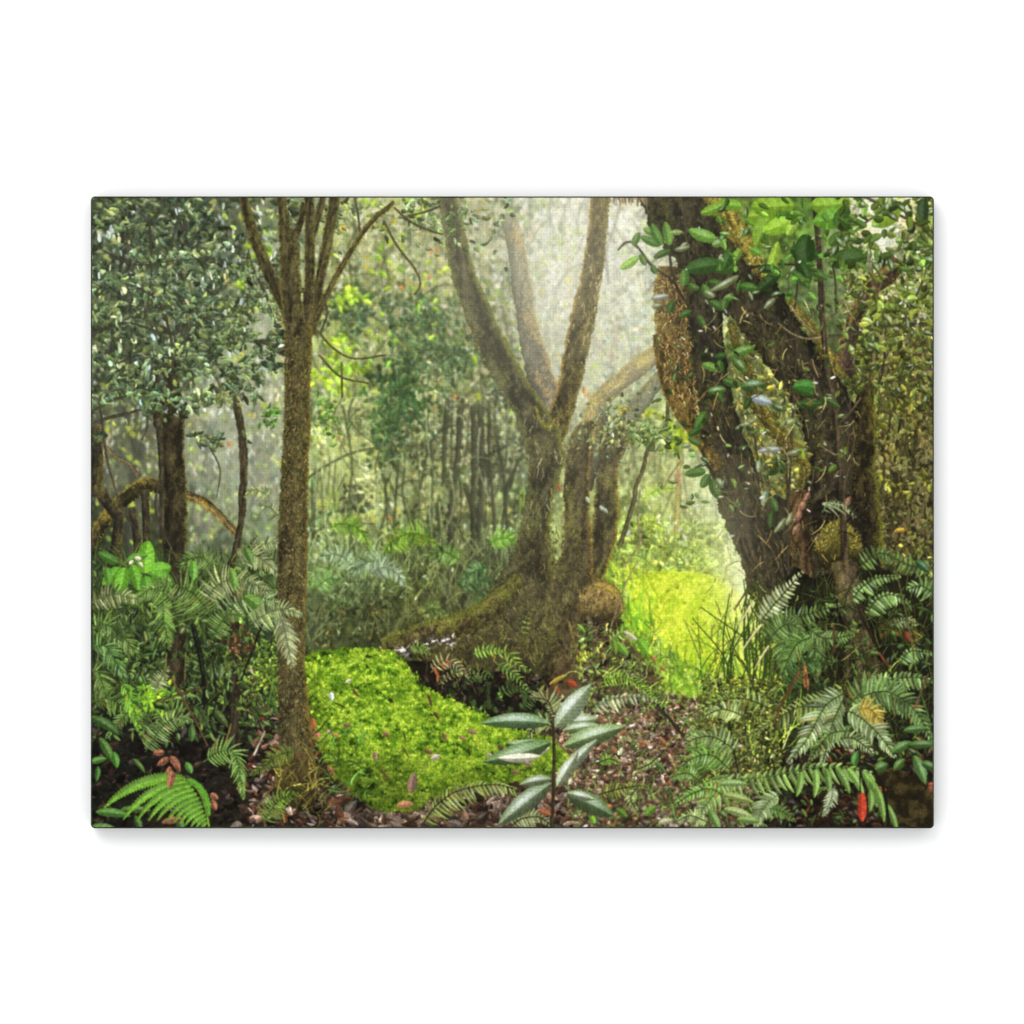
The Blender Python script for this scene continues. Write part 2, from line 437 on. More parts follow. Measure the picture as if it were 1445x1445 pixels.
sparkle(900, (128, 276, 400, 560), (3, 8), rgb(215, 224, 212), where=lambda x, y: fbm(x * .03, y * .02, 2) > 0.5)
sparkle(160, (440, 560, 740, 850), (3, 6), rgb(200, 212, 176))
sparkle(160, (730, 276, 920, 420), (3, 8), rgb(225, 225, 208), ang=(1.5, .15))
ruffle(3.5, .22)
mottle(.22, .30, .75)
C[:] = blur(C, 1.0)
stems(150, (430, 520, 740, 720))
stems(60, (128, 540, 400, 640))
stems(60, (880, 480, 1050, 620), hi=1.2, lo=.75)
flecks(16000, (128, 276, 1318, 880), (3.5, 9), 1.5, .58, where=lambda x, y: (np.abs(x - 835) > 95) | (y > 540))
flecks(1500, (740, 276, 930, 540), (3, 8), 1.12, .9, .02)
sparkle(700, (440, 276, 740, 600), (2.5, 6), rgb(214, 220, 200), where=lambda x, y: fbm(x * .04 + 7, y * .04, 2) > .47)
sparkle(420, (128, 276, 420, 580), (3, 8), rgb(216, 224, 208), where=lambda x, y: fbm(x * .04, y * .025, 2) > .52, ang=(1.45, .25), ratio=.33)
C[:] = blur(C, .6)
haze(835, 330, 75, 130, rgb(214, 213, 196), .42)
haze(800, 450, 90, 120, rgb(200, 200, 180), .25)
haze(560, 330, 140, 60, rgb(190, 196, 165), .18)
haze(375, 520, 40, 100, rgb(196, 196, 176), .42)
haze(300, 610, 55, 60, rgb(176, 178, 158), .30)
haze(500, 600, 60, 90, rgb(190, 200, 150), .18)
haze(1245, 335, 24, 38, rgb(244, 246, 236), .85)
haze(1225, 300, 26, 22, rgb(236, 240, 220), .6)
haze(1005, 670, 36, 60, rgb(206, 214, 178), .30)
# faint light shafts coming down through the gap
for _x, _t, _a in ((800, .10, .10), (835, .04, .12), (862, -.03, .10), (770, .2, .08), (700, .3, .07), (890, -.1, .07)):
    haze(_x, 400, 6, 150, rgb(228, 226, 208), _a, _t)

# hazy far trunks in the bright gap and to the left
MIST = rgb(196, 196, 176)
for _p, _c, _a in (
    ([(815, 340, 11), (798, 390, 11), (784, 440, 8), (778, 480, 7)], (120, 118, 100), .45),
    ([(758, 360, 5), (766, 410, 5), (772, 470, 4)], (120, 110, 95), .5),
    ([(868, 360, 5), (872, 430, 5), (868, 480, 6), (856, 540, 7), (848, 580, 7)], (150, 128, 105), .4),
    ([(900, 385, 3), (880, 410, 4)], (160, 140, 115), .4),
    ([(745, 300, 5), (790, 285, 3)], (140, 135, 110), .4),
    ([(770, 360, 2), (776, 520, 2)], (130, 125, 105), .4),
    ([(905, 470, 3), (895, 520, 3), (880, 560, 3)], (165, 140, 110), .3),
    ([(295, 600, 8), (292, 660, 9), (290, 720, 10)], (92, 94, 82), .25),
    ([(365, 580, 8), (366, 640, 9), (364, 690, 9)], (95, 96, 80), .35),
    ([(178, 570, 10), (196, 620, 11), (205, 680, 12)], (68, 70, 58), .1),
    ([(215, 600, 8), (198, 650, 10), (192, 700, 11), (186, 780, 12)], (66, 66, 54), .1),
    ([(340, 600, 5), (352, 640, 5), (360, 690, 5)], (110, 110, 92), .3),
    ([(168, 440, 14), (170, 520, 12), (172, 580, 10)], (70, 76, 62), .05),
    ([(182, 340, 10), (178, 400, 11), (174, 450, 12)], (62, 66, 55), .05),
    ([(470, 560, 3), (490, 640, 3), (500, 780, 3)], (95, 100, 72), .2),
):
    _c = rgb(*_c)
    tube(_p, _c * 0.85, _c * 1.1, _c * np.array([1.15, 1.1, .8], np.float32), 0.35, 0.2, rimR=(rgb(200, 190, 140), 0.35), mist=(MIST, _a, _a * 0.8), speck=0.15)

# fine light in the mist: hanging twigs and leaves against the glow
flecks(2600, (735, 276, 930, 560), (3, 9), 1.12, .80, .06, ang=(1.45, .3))
flecks(1400, (270, 480, 402, 720), (4, 12), 1.35, .78, .10, ang=(1.5, .2), ratio=.22)
flecks(4200, (430, 540, 745, 800), (4, 10), 1.55, .5, .10, ang=(1.3, .7), share=.42)
flecks(2600, (880, 520, 1060, 800), (4, 10), 1.35, .68, .08, ang=(1.3, .6))
sparkle(120, (300, 480, 400, 640), (4, 10), rgb(220, 222, 204), ang=(1.5, .15), ratio=.25)
stems(70, (432, 540, 745, 700), hi=1.3, lo=.5)
stems(30, (280, 540, 400, 640), hi=1.3, lo=.6)
stems(40, (740, 280, 925, 440), hi=1.15, lo=.75, lean=.35)
stems(40, (880, 520, 1055, 680), hi=1.3, lo=.65, lean=.3)
haze(835, 340, 60, 120, rgb(216, 215, 198), .22)
haze(480, 620, 60, 70, rgb(196, 204, 150), .14)
haze(330, 620, 60, 90, rgb(178, 182, 156), .30)
flecks(900, (265, 500, 402, 740), (5, 14), 1.5, .8, .12, ang=(1.5, .2), ratio=.2)
mottle(.30, .05, .12, lambda X, Y: smooth(430, 470, X) * smooth(760, 720, X) * smooth(500, 560, Y))
C[:] = blur(C, .6)
# ---- misty trunks and light at the left
soften((120, 540, 425, 800), 2)
for _p, _c, _a in (([(298, 590, 9), (295, 640, 10), (292, 700, 10), (290, 760, 11)], (92, 95, 80), .22), ([(366, 570, 9), (367, 640, 10), (365, 720, 11)], (96, 98, 82), .30), ([(180, 560, 10), (194, 610, 11), (203, 650, 11)], (66, 68, 54), .10), ([(214, 600, 8), (204, 640, 9), (196, 690, 10), (190, 780, 11)], (70, 72, 56), .12), ([(276, 560, 4), (280, 640, 4), (278, 740, 5)], (120, 122, 98), .3), ([(388, 560, 4), (384, 640, 4), (386, 740, 5)], (118, 122, 98), .3), ([(150, 560, 6), (153, 640, 6), (150, 720, 7)], (72, 74, 58), .1)):
    _c = rgb(*_c)
    tube(_p, _c * .8, _c * 1.12, _c * np.array([1.15, 1.12, .85], np.float32), .35, .2, rimR=(rgb(170, 166, 120), .4), mist=(MIST, _a, _a), speck=.15)
_gp = (264, 500, 404, 770)
blobs(420, _gp, (5, 12), rgb(146, 154, 122), .15, thr=.42, seed=21, ratio=.45, ang=(1.4, .4))
blobs(300, _gp, (5, 12), rgb(104, 114, 88), .15, thr=.45, seed=22)
blobs(210, _gp, (4, 11), rgb(212, 216, 198), .07, thr=.45, seed=23, ratio=.35, ang=(1.5, .2), where=lambda x, y: y < 660)
blobs(130, _gp, (5, 10), rgb(150, 178, 92), .15, thr=.45, seed=24)
_gp = (128, 560, 232, 780)
blobs(260, _gp, (5, 12), rgb(132, 140, 100), .2, thr=.44, seed=25, ratio=.45, ang=(1.4, .4), where=lambda x, y: y < 700)
blobs(110, _gp, (4, 10), rgb(206, 212, 184), .08, thr=.46, seed=26, ratio=.35, ang=(1.5, .2), where=lambda x, y: y < 690)
blobs(80, _gp, (5, 10), rgb(160, 184, 70), .15, thr=.45, seed=27)
haze(335, 610, 48, 85, rgb(196, 200, 176), .34)
haze(170, 640, 30, 60, rgb(170, 174, 140), .18)
blobs(120, (264, 500, 404, 720), (4, 10), rgb(226, 230, 214), .05, thr=.45, seed=33, ratio=.35, ang=(1.5, .2))
soften((120, 540, 425, 800), 1)
# ---- nearer foliage behind the trunks --------------------------------------------------------
DK = rgb(48, 58, 46)
OR = rgb(178, 140, 60)                                             # moss lit from behind
# the leafy dark mass at the upper left
_left = lambda x, y: (y < 560 - np.clip(x - 250, 0, 200) * 1.2) & (fbm(x * .035 + 8, y * .035, 3) > 0.40)
scatter(4600, (128, 276, 420, 560), (6, 13), 0.45, 0.30, 0.4, where=_left, colr=rgb(54, 62, 48), clump=1.0, thr=0.36, ang=(0.8, 0.9))
scatter(4200, (128, 276, 420, 560), (5, 12), 0.42, 0.32, 0.3, where=_left, colr=rgb(92, 106, 80), clump=1.0, thr=0.44, ang=(0.5, 0.9), gloss=0.3)
ruffle(3, .25, 600)
sparkle(300, (128, 276, 400, 560), (4, 9), rgb(176, 190, 160), where=_left, lum=0.2, ratio=0.38, ang=(0.9, 0.9))
sparkle(110, (128, 276, 400, 600), (4, 9), rgb(170, 186, 70), lum=0.2)
for _k in range(26):
    _x = rng.uniform(128, 360); _y = rng.uniform(276, 520); _a = rng.normal(1.2, 0.5)
    twig([(_x, _y), (_x + 25 * math.cos(_a), _y + 25 * math.sin(_a)), (_x + 55 * math.cos(_a + .2), _y + 55 * math.sin(_a + .2))], rgb(58, 58, 48), 1.3, 0.8)
# leafy middle between the thin tree and the forked tree: soft light and dark leaf shapes in the mist
soften((425, 262, 760, 800), 3); soften((425, 262, 760, 800), 2)
_up = (440, 276, 748, 600)
blobs(900, _up, (6, 12), rgb(92, 104, 74), .18, thr=.46, seed=1)
blobs(1500, _up, (5, 11), rgb(118, 130, 92), .18, thr=.40, seed=2)
blobs(800, _up, (5, 11), rgb(74, 88, 60), .2, thr=.50, seed=3)
blobs(1100, _up, (4, 9), rgb(158, 166, 132), .14, thr=.48, seed=4)
blobs(520, _up, (3, 8), rgb(216, 222, 206), .07, thr=.46, seed=5, ratio=.5, ang=(1.4, .4))
blobs(260, _up, (5, 10), rgb(132, 158, 70), .15, thr=.5, seed=6)
_lo = (432, 540, 748, 800)
blobs(900, _lo, (6, 13), rgb(106, 120, 78), .18, thr=.42, seed=7)
blobs(700, _lo, (6, 13), rgb(150, 164, 110), .16, thr=.46, seed=8, where=lambda x, y: y < 760)
blobs(700, _lo, (6, 12), rgb(76, 88, 56), .2, thr=.48, seed=9)
blobs(330, _lo, (4, 9), rgb(206, 216, 186), .08, thr=.48, seed=10, ratio=.45, ang=(1.45, .35), where=lambda x, y: y < 770)
blobs(240, (432, 520, 560, 760), (6, 14), rgb(158, 184, 100), .15, thr=.42, seed=11)
for _k in range(44):
    _x = rng.uniform(440, 745); _y = rng.uniform(280, 720); _h = rng.uniform(40, 140); _l = rng.normal(0, .18) * _h
    twig([(_x, _y), (_x + _l * .4, _y + _h * .5), (_x + _l, _y + _h)], tone(_x, _y) * rng.choice([.55, .7, 1.25, 1.4]), rng.uniform(.6, 1.4), .6)
haze(545, 330, 100, 60, rgb(200, 204, 178), .26)
haze(495, 610, 55, 85, rgb(204, 212, 164), .32)
haze(640, 660, 80, 80, rgb(184, 190, 146), .14)
blobs(260, (440, 280, 745, 620), (3, 8), rgb(226, 230, 216), .05, thr=.47, seed=35, ratio=.5, ang=(1.4, .4))
blobs(160, (440, 560, 745, 790), (3, 9), rgb(216, 224, 196), .06, thr=.48, seed=36, ratio=.45, ang=(1.4, .4))
# crossing twigs and leaves lit from behind
for _k in range(34):
    _x = rng.uniform(450, 740); _y = rng.uniform(285, 600); _a = rng.uniform(-3.0, -.1); _h = rng.uniform(40, 110)
    twig([(_x, _y), (_x + _h * .5 * math.cos(_a), _y + _h * .5 * math.sin(_a) + rng.normal(0, 4)), (_x + _h * math.cos(_a + .25), _y + _h * math.sin(_a + .25))], tone(_x, _y) * rng.choice([.5, .6, .7, 1.35]), rng.uniform(.8, 1.7), .5)
blobs(150, (450, 290, 745, 580), (7, 13), rgb(150, 182, 74), .15, thr=.5, seed=41)
blobs(60, (450, 290, 745, 580), (6, 10), rgb(190, 170, 80), .15, thr=.5, seed=42)
soften((425, 262, 760, 800), 1)
_g, _X, _Y = grid(425, 276, 745, 800)
_m = (smooth(425, 470, _X) * smooth(745, 660, _X) * smooth(800, 740, _Y))[..., None]
C[_g] *= 1 + _m * np.array([.05, .02, -.05], np.float32)
# dark hanging clusters
for _cx, _cy, _rx, _ry, _n, _c in ((575, 545, 45, 45, 360, (62, 88, 50)), (545, 610, 24, 38, 190, (66, 90, 50)), (625, 500, 45, 30, 240, (74, 92, 58)),
                                  (500, 430, 40, 30, 180, (78, 96, 64)), (600, 450, 40, 35, 200, (78, 98, 60)), (1010, 600, 18, 22, 70, (110, 150, 50)), (955, 610, 26, 16, 70, (150, 175, 45))):
    _x = rng.normal(_cx, _rx * .6, _n); _y = rng.normal(_cy, _ry * .6, _n)
    leaves(_x, _y, rng.normal(1.3, .7, _n), rng.uniform(7, 12, _n), rng.uniform(4, 7, _n), jitcol(rgb(*_c), _n, .22), rng.normal(0, .5, _n), gloss=.35 * (rng.random(_n) < .2), rib=.03)
# sunlit yellow-green leaves
for _cx, _cy, _rx, _ry, _n in ((490, 415, 20, 9, 22), (470, 480, 16, 12, 18), (485, 515, 26, 12, 34), (455, 525, 12, 16, 16), (475, 540, 20, 10, 16), (447, 605, 10, 12, 9), (360, 350, 14, 18, 16), (340, 385, 14, 10, 12), (590, 410, 60, 60, 24), (555, 300, 60, 30, 26), (800, 320, 40, 60, 40), (905, 580, 18, 10, 14)):
    _x = rng.normal(_cx, _rx * .7, _n); _y = rng.normal(_cy, _ry * .7, _n)
    leaves(_x, _y, rng.normal(1.1, .8, _n), rng.uniform(7, 13, _n), rng.uniform(5, 8, _n), jitcol(rgb(150, 184, 62), _n, .2), rng.normal(0, .4, _n), rib=.05)
for _x, _y in ((616, 348), (603, 388), (565, 402), (610, 350), (830, 552), (824, 556), (322, 622), (479, 613), (547, 727), (483, 729), (563, 758), (742, 332), (640, 556)):
    leaves([_x], [_y], [rng.normal(1, .5)], [8], [5], [rgb(206, 130, 70)], rib=0)
# undergrowth in the middle distance: ferns, long grass and litter
scatter(1200, (430, 790, 730, 905), (4, 9), .5, .3, .4, clump=.9, ang=(0.5, 1.4), thr=.35)
# leafy shrubs standing in the mist, some in shade and some catching the light
for _k in range(34):
    _cx = rng.uniform(440, 740); _cy = rng.uniform(540, 800); _n = int(rng.uniform(20, 60)); _t = tone(_cx, _cy) * rng.choice([.50, .62, .75, 1.15, 1.35])
    _x = rng.normal(_cx, rng.uniform(8, 22), _n); _y = rng.normal(_cy, rng.uniform(8, 20), _n)
    leaves(_x, _y, rng.normal(1.0, .9, _n), rng.uniform(5, 10, _n), rng.uniform(2.5, 5, _n), jitcol(_t, _n, .2), rng.normal(0, .5, _n), rib=.03, gloss=.4 * (rng.random(_n) < .2), tilt=rng.uniform(-.5, .5, _n))
# thin stems in the middle distance
for _p, _r in (([(484, 570), (496, 650), (497, 720), (500, 780)], 1.5), ([(533, 645), (540, 700), (541, 745)], 1.3), ([(556, 650), (557, 740), (552, 790)], 1.4),
               ([(650, 570), (647, 640), (640, 720), (634, 790), (628, 860)], 3.8), ([(668, 570), (670, 640), (667, 740), (667, 790)], 3.6), ([(678, 570), (680, 660), (678, 760)], 4.0),
               ([(690, 570), (692, 650), (698, 740), (694, 800)], 2.3), ([(628, 560), (632, 600), (627, 680)], 3.2), ([(655, 680), (668, 740), (650, 860)], 2.9), ([(700, 600), (712, 690), (705, 800)], 1.9),
               ([(690, 760), (668, 800), (648, 860)], 2.2), ([(618, 700), (622, 790), (618, 860)], 1.4), ([(560, 760), (580, 820), (598, 865)], 1.3), ([(578, 790), (592, 840), (605, 868)], 1.3),
               ([(420, 690), (445, 665), (490, 640), (530, 630)], 1.4), ([(450, 660), (440, 760)], 1.1), ([(508, 820), (510, 870)], 1.6), ([(575, 575), (600, 615), (590, 690)], 1.5), ([(605, 620), (609, 700), (606, 800)], 1.6),
               ([(724, 660), (716, 700), (722, 790)], 2.4), ([(745, 640), (728, 655), (722, 690)], 1.8)):
    _t = tone(_p[0][0], _p[0][1]) * 0.36 + rgb(62, 60, 42) * 0.44
    _p = [(x + rng.normal(0, 2.5), y) for x, y in _p]
    twig(_p, _t, _r, _r * .9, 0.35, .25)
for _k in range(40):
    _x = rng.uniform(440, 740); _y = rng.uniform(540, 740); _h = rng.uniform(40, 130)
    twig([(_x, _y), (_x + rng.normal(0, 5), _y + _h / 2), (_x + rng.normal(0, 10), _y + _h)], tone(_x, _y) * rng.choice([.55, .7, 1.4]), rng.uniform(.7, 1.5), .7)
for _x in (466, 475, 740, 735):
    twig([(_x, 690), (_x - 1, 720)], rgb(150, 185, 60), 1, 1)
haze(640, 640, 130, 110, rgb(176, 186, 130), .08)
for _k in range(34):
    _x = rng.uniform(440, 740); _y = rng.uniform(560, 780); _a = rng.uniform(-2.8, -.3); _h = rng.uniform(20, 60)
    twig([(_x, _y), (_x + _h * .5 * math.cos(_a), _y + _h * .5 * math.sin(_a)), (_x + _h * math.cos(_a + .3), _y + _h * math.sin(_a + .3))], tone(_x, _y) * rng.choice([.5, .6, 1.3]), .9, .5)
C[:] = blur(C, .6)
for _k in range(560):
    _x = rng.uniform(430, 730); _y = rng.uniform(770, 905)
    _t = tone(_x, _y)
    blades([_x], [_y], [rng.normal(-1.5, .4)], [rng.uniform(16, 60)], [rng.uniform(.9, 1.7)], [np.clip(_t * rng.uniform(.6, 2.0), 0, 1)], rng.normal(0, .8))
for _pth, _c, _pl in (
    ([(545, 780), (565, 760), (590, 757), (618, 768)], (112, 140, 46), 22), ([(465, 745), (482, 738), (505, 745), (522, 770)], (112, 146, 50), 20), ([(612, 760), (580, 752), (552, 765), (540, 785)], (104, 138, 44), 22),
    ([(650, 790), (625, 778), (600, 785)], (92, 120, 54), 18), ([(690, 765), (712, 758), (735, 765)], (110, 150, 56), 18), ([(555, 795), (530, 790), (505, 800), (492, 815)], (120, 140, 100), 20),
    ([(500, 800), (478, 782), (450, 785)], (130, 150, 110), 20), ([(520, 810), (540, 800), (560, 808), (572, 826)], (140, 158, 126), 20), ([(470, 800), (455, 810), (440, 830)], (116, 146, 70), 18),
    ([(445, 830), (465, 815), (480, 820)], (104, 134, 70), 18), ([(650, 830), (670, 818), (700, 822)], (70, 96, 52), 18), ([(690, 800), (668, 806), (655, 825)], (78, 108, 60), 18),
    ([(500, 860), (485, 850), (468, 862)], (80, 100, 52), 15), ([(590, 870), (610, 858), (630, 866)], (88, 104, 48), 14), ([(700, 840), (680, 846), (660, 866)], (60, 84, 44), 16)):
    frond(_pth, 20, _pl, 4.5, rgb(*_c), gloss=.35, bend=.3, vary=.22, drop=.35, gprob=.4)
sparkle(60, (430, 790, 640, 900), (3, 7), rgb(140, 156, 110), lum=.25, ang=(.6, 1.2))
scatter(260, (440, 850, 600, 930), (4, 8), .5, .3, .3, colr=rgb(84, 82, 52), ang=(.3, 1.4), thr=.3)

# ---- sunlit clearing at the right ------------------------------------------------------------
for _pth, _c, _pl in (([(1012, 800), (990, 772), (965, 765), (940, 772)], (190, 210, 60), 18), ([(1020, 790), (1045, 780), (1062, 800)], (200, 222, 120), 18), ([(940, 745), (915, 735), (893, 742)], (170, 195, 70), 15),
                      ([(1000, 760), (975, 740), (950, 735)], (165, 190, 80), 16), ([(900, 780), (880, 760), (868, 770)], (150, 185, 60), 16), ([(1030, 830), (1000, 800), (975, 790)], (215, 230, 90), 18), ([(905, 705), (930, 690), (960, 688)], (170, 200, 80), 12)):
    frond(_pth, 18, _pl, 3.5, rgb(*_c), gloss=.3, bend=.3, drop=.3)
tube([(958, 640, 2.5), (956, 720, 3), (952, 780, 3.4), (956, 815, 3)], rgb(150, 130, 70), rgb(190, 164, 84), rgb(190, 170, 80), .4, .2, mist=(rgb(200, 206, 150), .2, .2))
tube([(956, 663, 1.8), (957, 684, 2.0)], rgb(180, 116, 100), rgb(196, 124, 108), rgb(190, 130, 90), .2, .1)
tube([(938, 765, 8), (940, 805, 8)], rgb(140, 112, 66), rgb(160, 128, 76), rgb(150, 136, 64), .4, .2, mist=(rgb(180, 190, 110), .45, .45))
leaves([930, 946], [766, 765], [.1, .2], [15, 10], [5, 5], [rgb(176, 116, 76), rgb(180, 110, 70)], rib=0)
scatter(1500, (868, 735, 1050, 830), (5, 11), .45, .25, .3, colr=rgb(138, 156, 84), ang=(.6, 1.0), thr=.3)
blobs(90, (880, 690, 1050, 800), (4, 9), rgb(222, 230, 190), .06, thr=.4, ratio=.4)
for _pth, _c, _pl in (([(1005, 806), (980, 778), (950, 770), (925, 780)], (150, 178, 70), 17), ([(1030, 815), (1010, 785), (985, 778)], (172, 196, 96), 16), ([(930, 806), (905, 785), (880, 782)], (140, 168, 66), 15), ([(1060, 840), (1045, 812), (1020, 800)], (190, 206, 120), 15)):
    frond(_pth, 16, _pl, 3.5, rgb(*_c), gloss=.3, bend=.3, drop=.3)
_clear = [(880, 832), (905, 812), (935, 805), (968, 805), (1000, 812), (1030, 828), (1055, 850), (1073, 878), (1086, 920), (1085, 985), (1040, 1000), (960, 985), (905, 955), (880, 900)]


def _bank(X, Y):
    n = fbm(X * .16, Y * .2, 4); m = fbm(X * .06, Y * .08, 2)
    c = rgb(140, 172, 34) * (1 - n[..., None]) + rgb(226, 240, 72) * n[..., None]
    return c * (.84 + .36 * m)[..., None]


patch(_clear, _bank, 5)
_n = 9000; _x = rng.uniform(875, 1088, _n); _y = np.sort(rng.uniform(806, 985, _n)); _k = inside(_x + rng.normal(0, 2, _n), _y + rng.normal(0, 2, _n), _clear); _x, _y = _x[_k], _y[_k]; _n = len(_x)
_h = smooth(.35, .65, fbm(_x * .2 + 5, _y * .24, 2) * .6 + fbm(_x * .05, _y * .06, 2) * .4)[:, None]
leaves(_x, _y + 1, rng.normal(-1.57, .8, _n), rng.uniform(2.5, 5.0, _n), rng.uniform(1.4, 2.4, _n), np.clip((rgb(156, 188, 38) * (1 - _h) + rgb(228, 242, 76) * _h) * np.exp(rng.normal(0, .12, _n))[:, None], 0, 1), rib=0, half=.05)
for _x, _y in ((990, 845), (1002, 842), (963, 850), (1000, 838), (986, 860), (1012, 862), (955, 830), (1005, 885), (940, 835), (1030, 880), (975, 880)):
    leaves([_x], [_y], [rng.normal(0, .6)], [6], [3], [rgb(110, 116, 30)], rib=0)
_n = 420; _x = rng.uniform(868, 960, _n); _y = rng.uniform(808, 940, _n); _o = np.argsort(_y); _x, _y = _x[_o], _y[_o]; _k = np.abs(_x - 893 - (_y - 840) * .35) < 34; _x, _y = _x[_k], _y[_k]; _n = len(_x)
blades(_x, _y, rng.normal(-2.0, .5, _n), rng.uniform(12, 34, _n), rng.uniform(1, 2.2, _n), jitcol(rgb(186, 216, 60), _n, .25), rng.normal(-.2, .6, _n))
haze(1005, 858, 52, 40, rgb(242, 252, 100), .20)
haze(1060, 870, 26, 60, rgb(242, 248, 150), .50)
haze(1056, 800, 24, 56, rgb(238, 241, 208), .58)
haze(1020, 700, 40, 60, rgb(226, 230, 198), .25)
# grass leaning across the clearing
_n = 2300; _x = rng.uniform(862, 1090, _n); _y = rng.uniform(830, 1010, _n); _o = np.argsort(_y); _x, _y = _x[_o], _y[_o]
_k = (_y > 892 + (_x - 890) * .55) | (_x < 886); _x, _y = _x[_k], _y[_k]; _n = len(_x)
_c = jitcol(rgb(112, 150, 48), _n, .36, .07); _w = (rng.random(_n) < .12); _c[_w] = jitcol(rgb(214, 226, 150), int(_w.sum()), .08)
blades(_x, _y, rng.normal(-1.9, .55, _n), rng.uniform(10, 32, _n), rng.uniform(1.0, 2.2, _n), _c, rng.normal(-.3, .7, _n))
_n = 230; _x = rng.uniform(855, 925, _n); _y = rng.uniform(870, 985, _n); _o = np.argsort(_y)
blades(_x[_o], _y[_o], rng.normal(-2.2, .35, _n), rng.uniform(20, 56, _n), rng.uniform(1.6, 3.2, _n), jitcol(rgb(116, 160, 44), _n, .32), rng.normal(.3, .5, _n))

ruffle(.5, .4)
C[:] = blur(C, 0.7)
_gp = (735, 270, 935, 560)
blobs(900, _gp, (4, 10), rgb(176, 182, 156), .10, thr=.42, seed=51)
blobs(500, _gp, (4, 10), rgb(150, 158, 128), .12, thr=.46, seed=52)
blobs(260, _gp, (4, 9), rgb(168, 188, 110), .10, thr=.48, seed=53)
blobs(420, _gp, (3, 9), rgb(232, 234, 222), .04, thr=.44, seed=54, ratio=.4, ang=(1.5, .2))
for _k in range(26):
    _x = rng.uniform(740, 930); _y = rng.uniform(280, 480); _a = rng.uniform(-2.6, -.5); _h = rng.uniform(40, 110)
    twig([(_x, _y), (_x + _h * .5 * math.cos(_a), _y + _h * .5 * math.sin(_a)), (_x + _h * math.cos(_a + .2), _y + _h * math.sin(_a + .2))], rgb(140, 138, 116) * rng.uniform(.85, 1.2), rng.uniform(.8, 2.6), .6)
soften((730, 262, 940, 570), 2)
haze(700, 335, 80, 75, rgb(212, 212, 196), .24)
haze(835, 350, 62, 125, rgb(236, 234, 220), .40)
# ---- the forked mossy tree in the middle -----------------------------------------------------
M2 = rgb(196, 196, 174)
tube([(716, 300, 11), (728, 350, 12), (735, 395, 13), (741, 440, 13), (751, 485, 16), (763, 530, 18), (778, 575, 20), (782, 610, 20)], rgb(88, 86, 72), rgb(118, 112, 90), rgb(176, 140, 80), .35, .35,
     rimR=(rgb(206, 168, 100), .75), mist=(M2, .48, .10), seed=3)
tube([(938, 490, 13), (905, 513, 13), (872, 540, 13), (846, 566, 14), (835, 600, 15)], rgb(110, 100, 74), rgb(150, 138, 96), rgb(186, 160, 70), .5, -.2, rimL=(rgb(214, 180, 90), .7), mist=(M2, .42, .22), seed=4)
tube([(1000, 480, 7), (960, 505, 9), (930, 535, 10), (905, 565, 12), (880, 600, 15), (862, 640, 17)], rgb(84, 88, 72), rgb(112, 112, 86), rgb(150, 140, 70), .35, -.2, rimL=(rgb(190, 170, 110), .5), mist=(M2, .42, .15), seed=5)
tube([(884, 590, 16), (866, 630, 16), (856, 665, 15), (856, 700, 17), (855, 730, 18), (851, 765, 17), (842, 800, 15), (828, 830, 16)], rgb(42, 38, 26), rgb(86, 76, 50), rgb(104, 100, 44), .42, .2,
     rimL=(rgb(150, 150, 70), .6), rimR=(rgb(196, 168, 60), .8), rw=.3, fuzz=1.0, fuzzcol=OR, mist=(M2, .20, .0), seed=6)
# the fork itself, over the base
tube([(848, 262, 13), (845, 310, 13.5), (840, 350, 14), (832, 400, 15), (822, 450, 17), (812, 500, 17), (802, 550, 15), (791, 585, 16), (780, 612, 18), (774, 640, 18)],
     rgb(46, 42, 28), rgb(92, 82, 52), rgb(118, 104, 50), .40, .05, rimL=(rgb(198, 160, 74), .85), rimR=(rgb(166, 156, 90), .5), rw=.34, fuzz=1.3, fuzzcol=rgb(180, 152, 72), mist=(rgb(170, 162, 124), .32, .0), seed=2)
tube([(628, 262, 13), (636, 300, 14), (645, 345, 15), (655, 390, 17), (670, 430, 18), (686, 470, 20), (706, 510, 21), (728, 545, 20), (748, 580, 21), (766, 618, 26), (771, 650, 25), (764, 690, 20), (758, 725, 21), (754, 760, 25), (750, 795, 34), (744, 830, 48), (738, 865, 62), (740, 905, 66)],
     rgb(36, 34, 24), rgb(80, 74, 50), rgb(90, 93, 46), .36, -.05, rimL=(rgb(150, 150, 96), .35), rimR=(rgb(132, 136, 56), .85), rw=.55, fuzz=.9, fuzzcol=rgb(150, 146, 70), mist=(rgb(150, 148, 124), .40, 0.0), seed=1)
tube([(853, 585, 7), (842, 615, 8), (838, 650, 8), (828, 690, 7)], rgb(70, 66, 50), rgb(100, 92, 66), rgb(150, 130, 60), .3, -.2, rimL=(rgb(200, 170, 80), .6), mist=(M2, .2, .1), seed=7)
tube([(838, 596, 5), (824, 607, 12), (817, 635, 17), (814, 670, 18), (813, 710, 18), (815, 750, 19), (814, 785, 23), (808, 820, 30), (804, 860, 36), (802, 900, 36)], rgb(42, 38, 26), rgb(88, 78, 50), rgb(100, 98, 44), .42, -.15,
     rimL=(rgb(150, 150, 90), .45), rimR=(rgb(196, 150, 56), .75), rw=.25, fuzz=1.0, fuzzcol=OR, mist=(M2, .14, .02), seed=8)
# root plate, hollow below it and the mossy root on its right
_base = [(690, 858), (712, 876), (742, 884), (775, 880), (806, 876), (836, 850), (846, 832), (880, 850), (875, 900), (850, 930), (800, 960), (752, 985), (700, 968), (640, 950), (592, 935), (545, 915), (528, 912), (560, 890), (600, 878), (640, 872), (672, 860)]


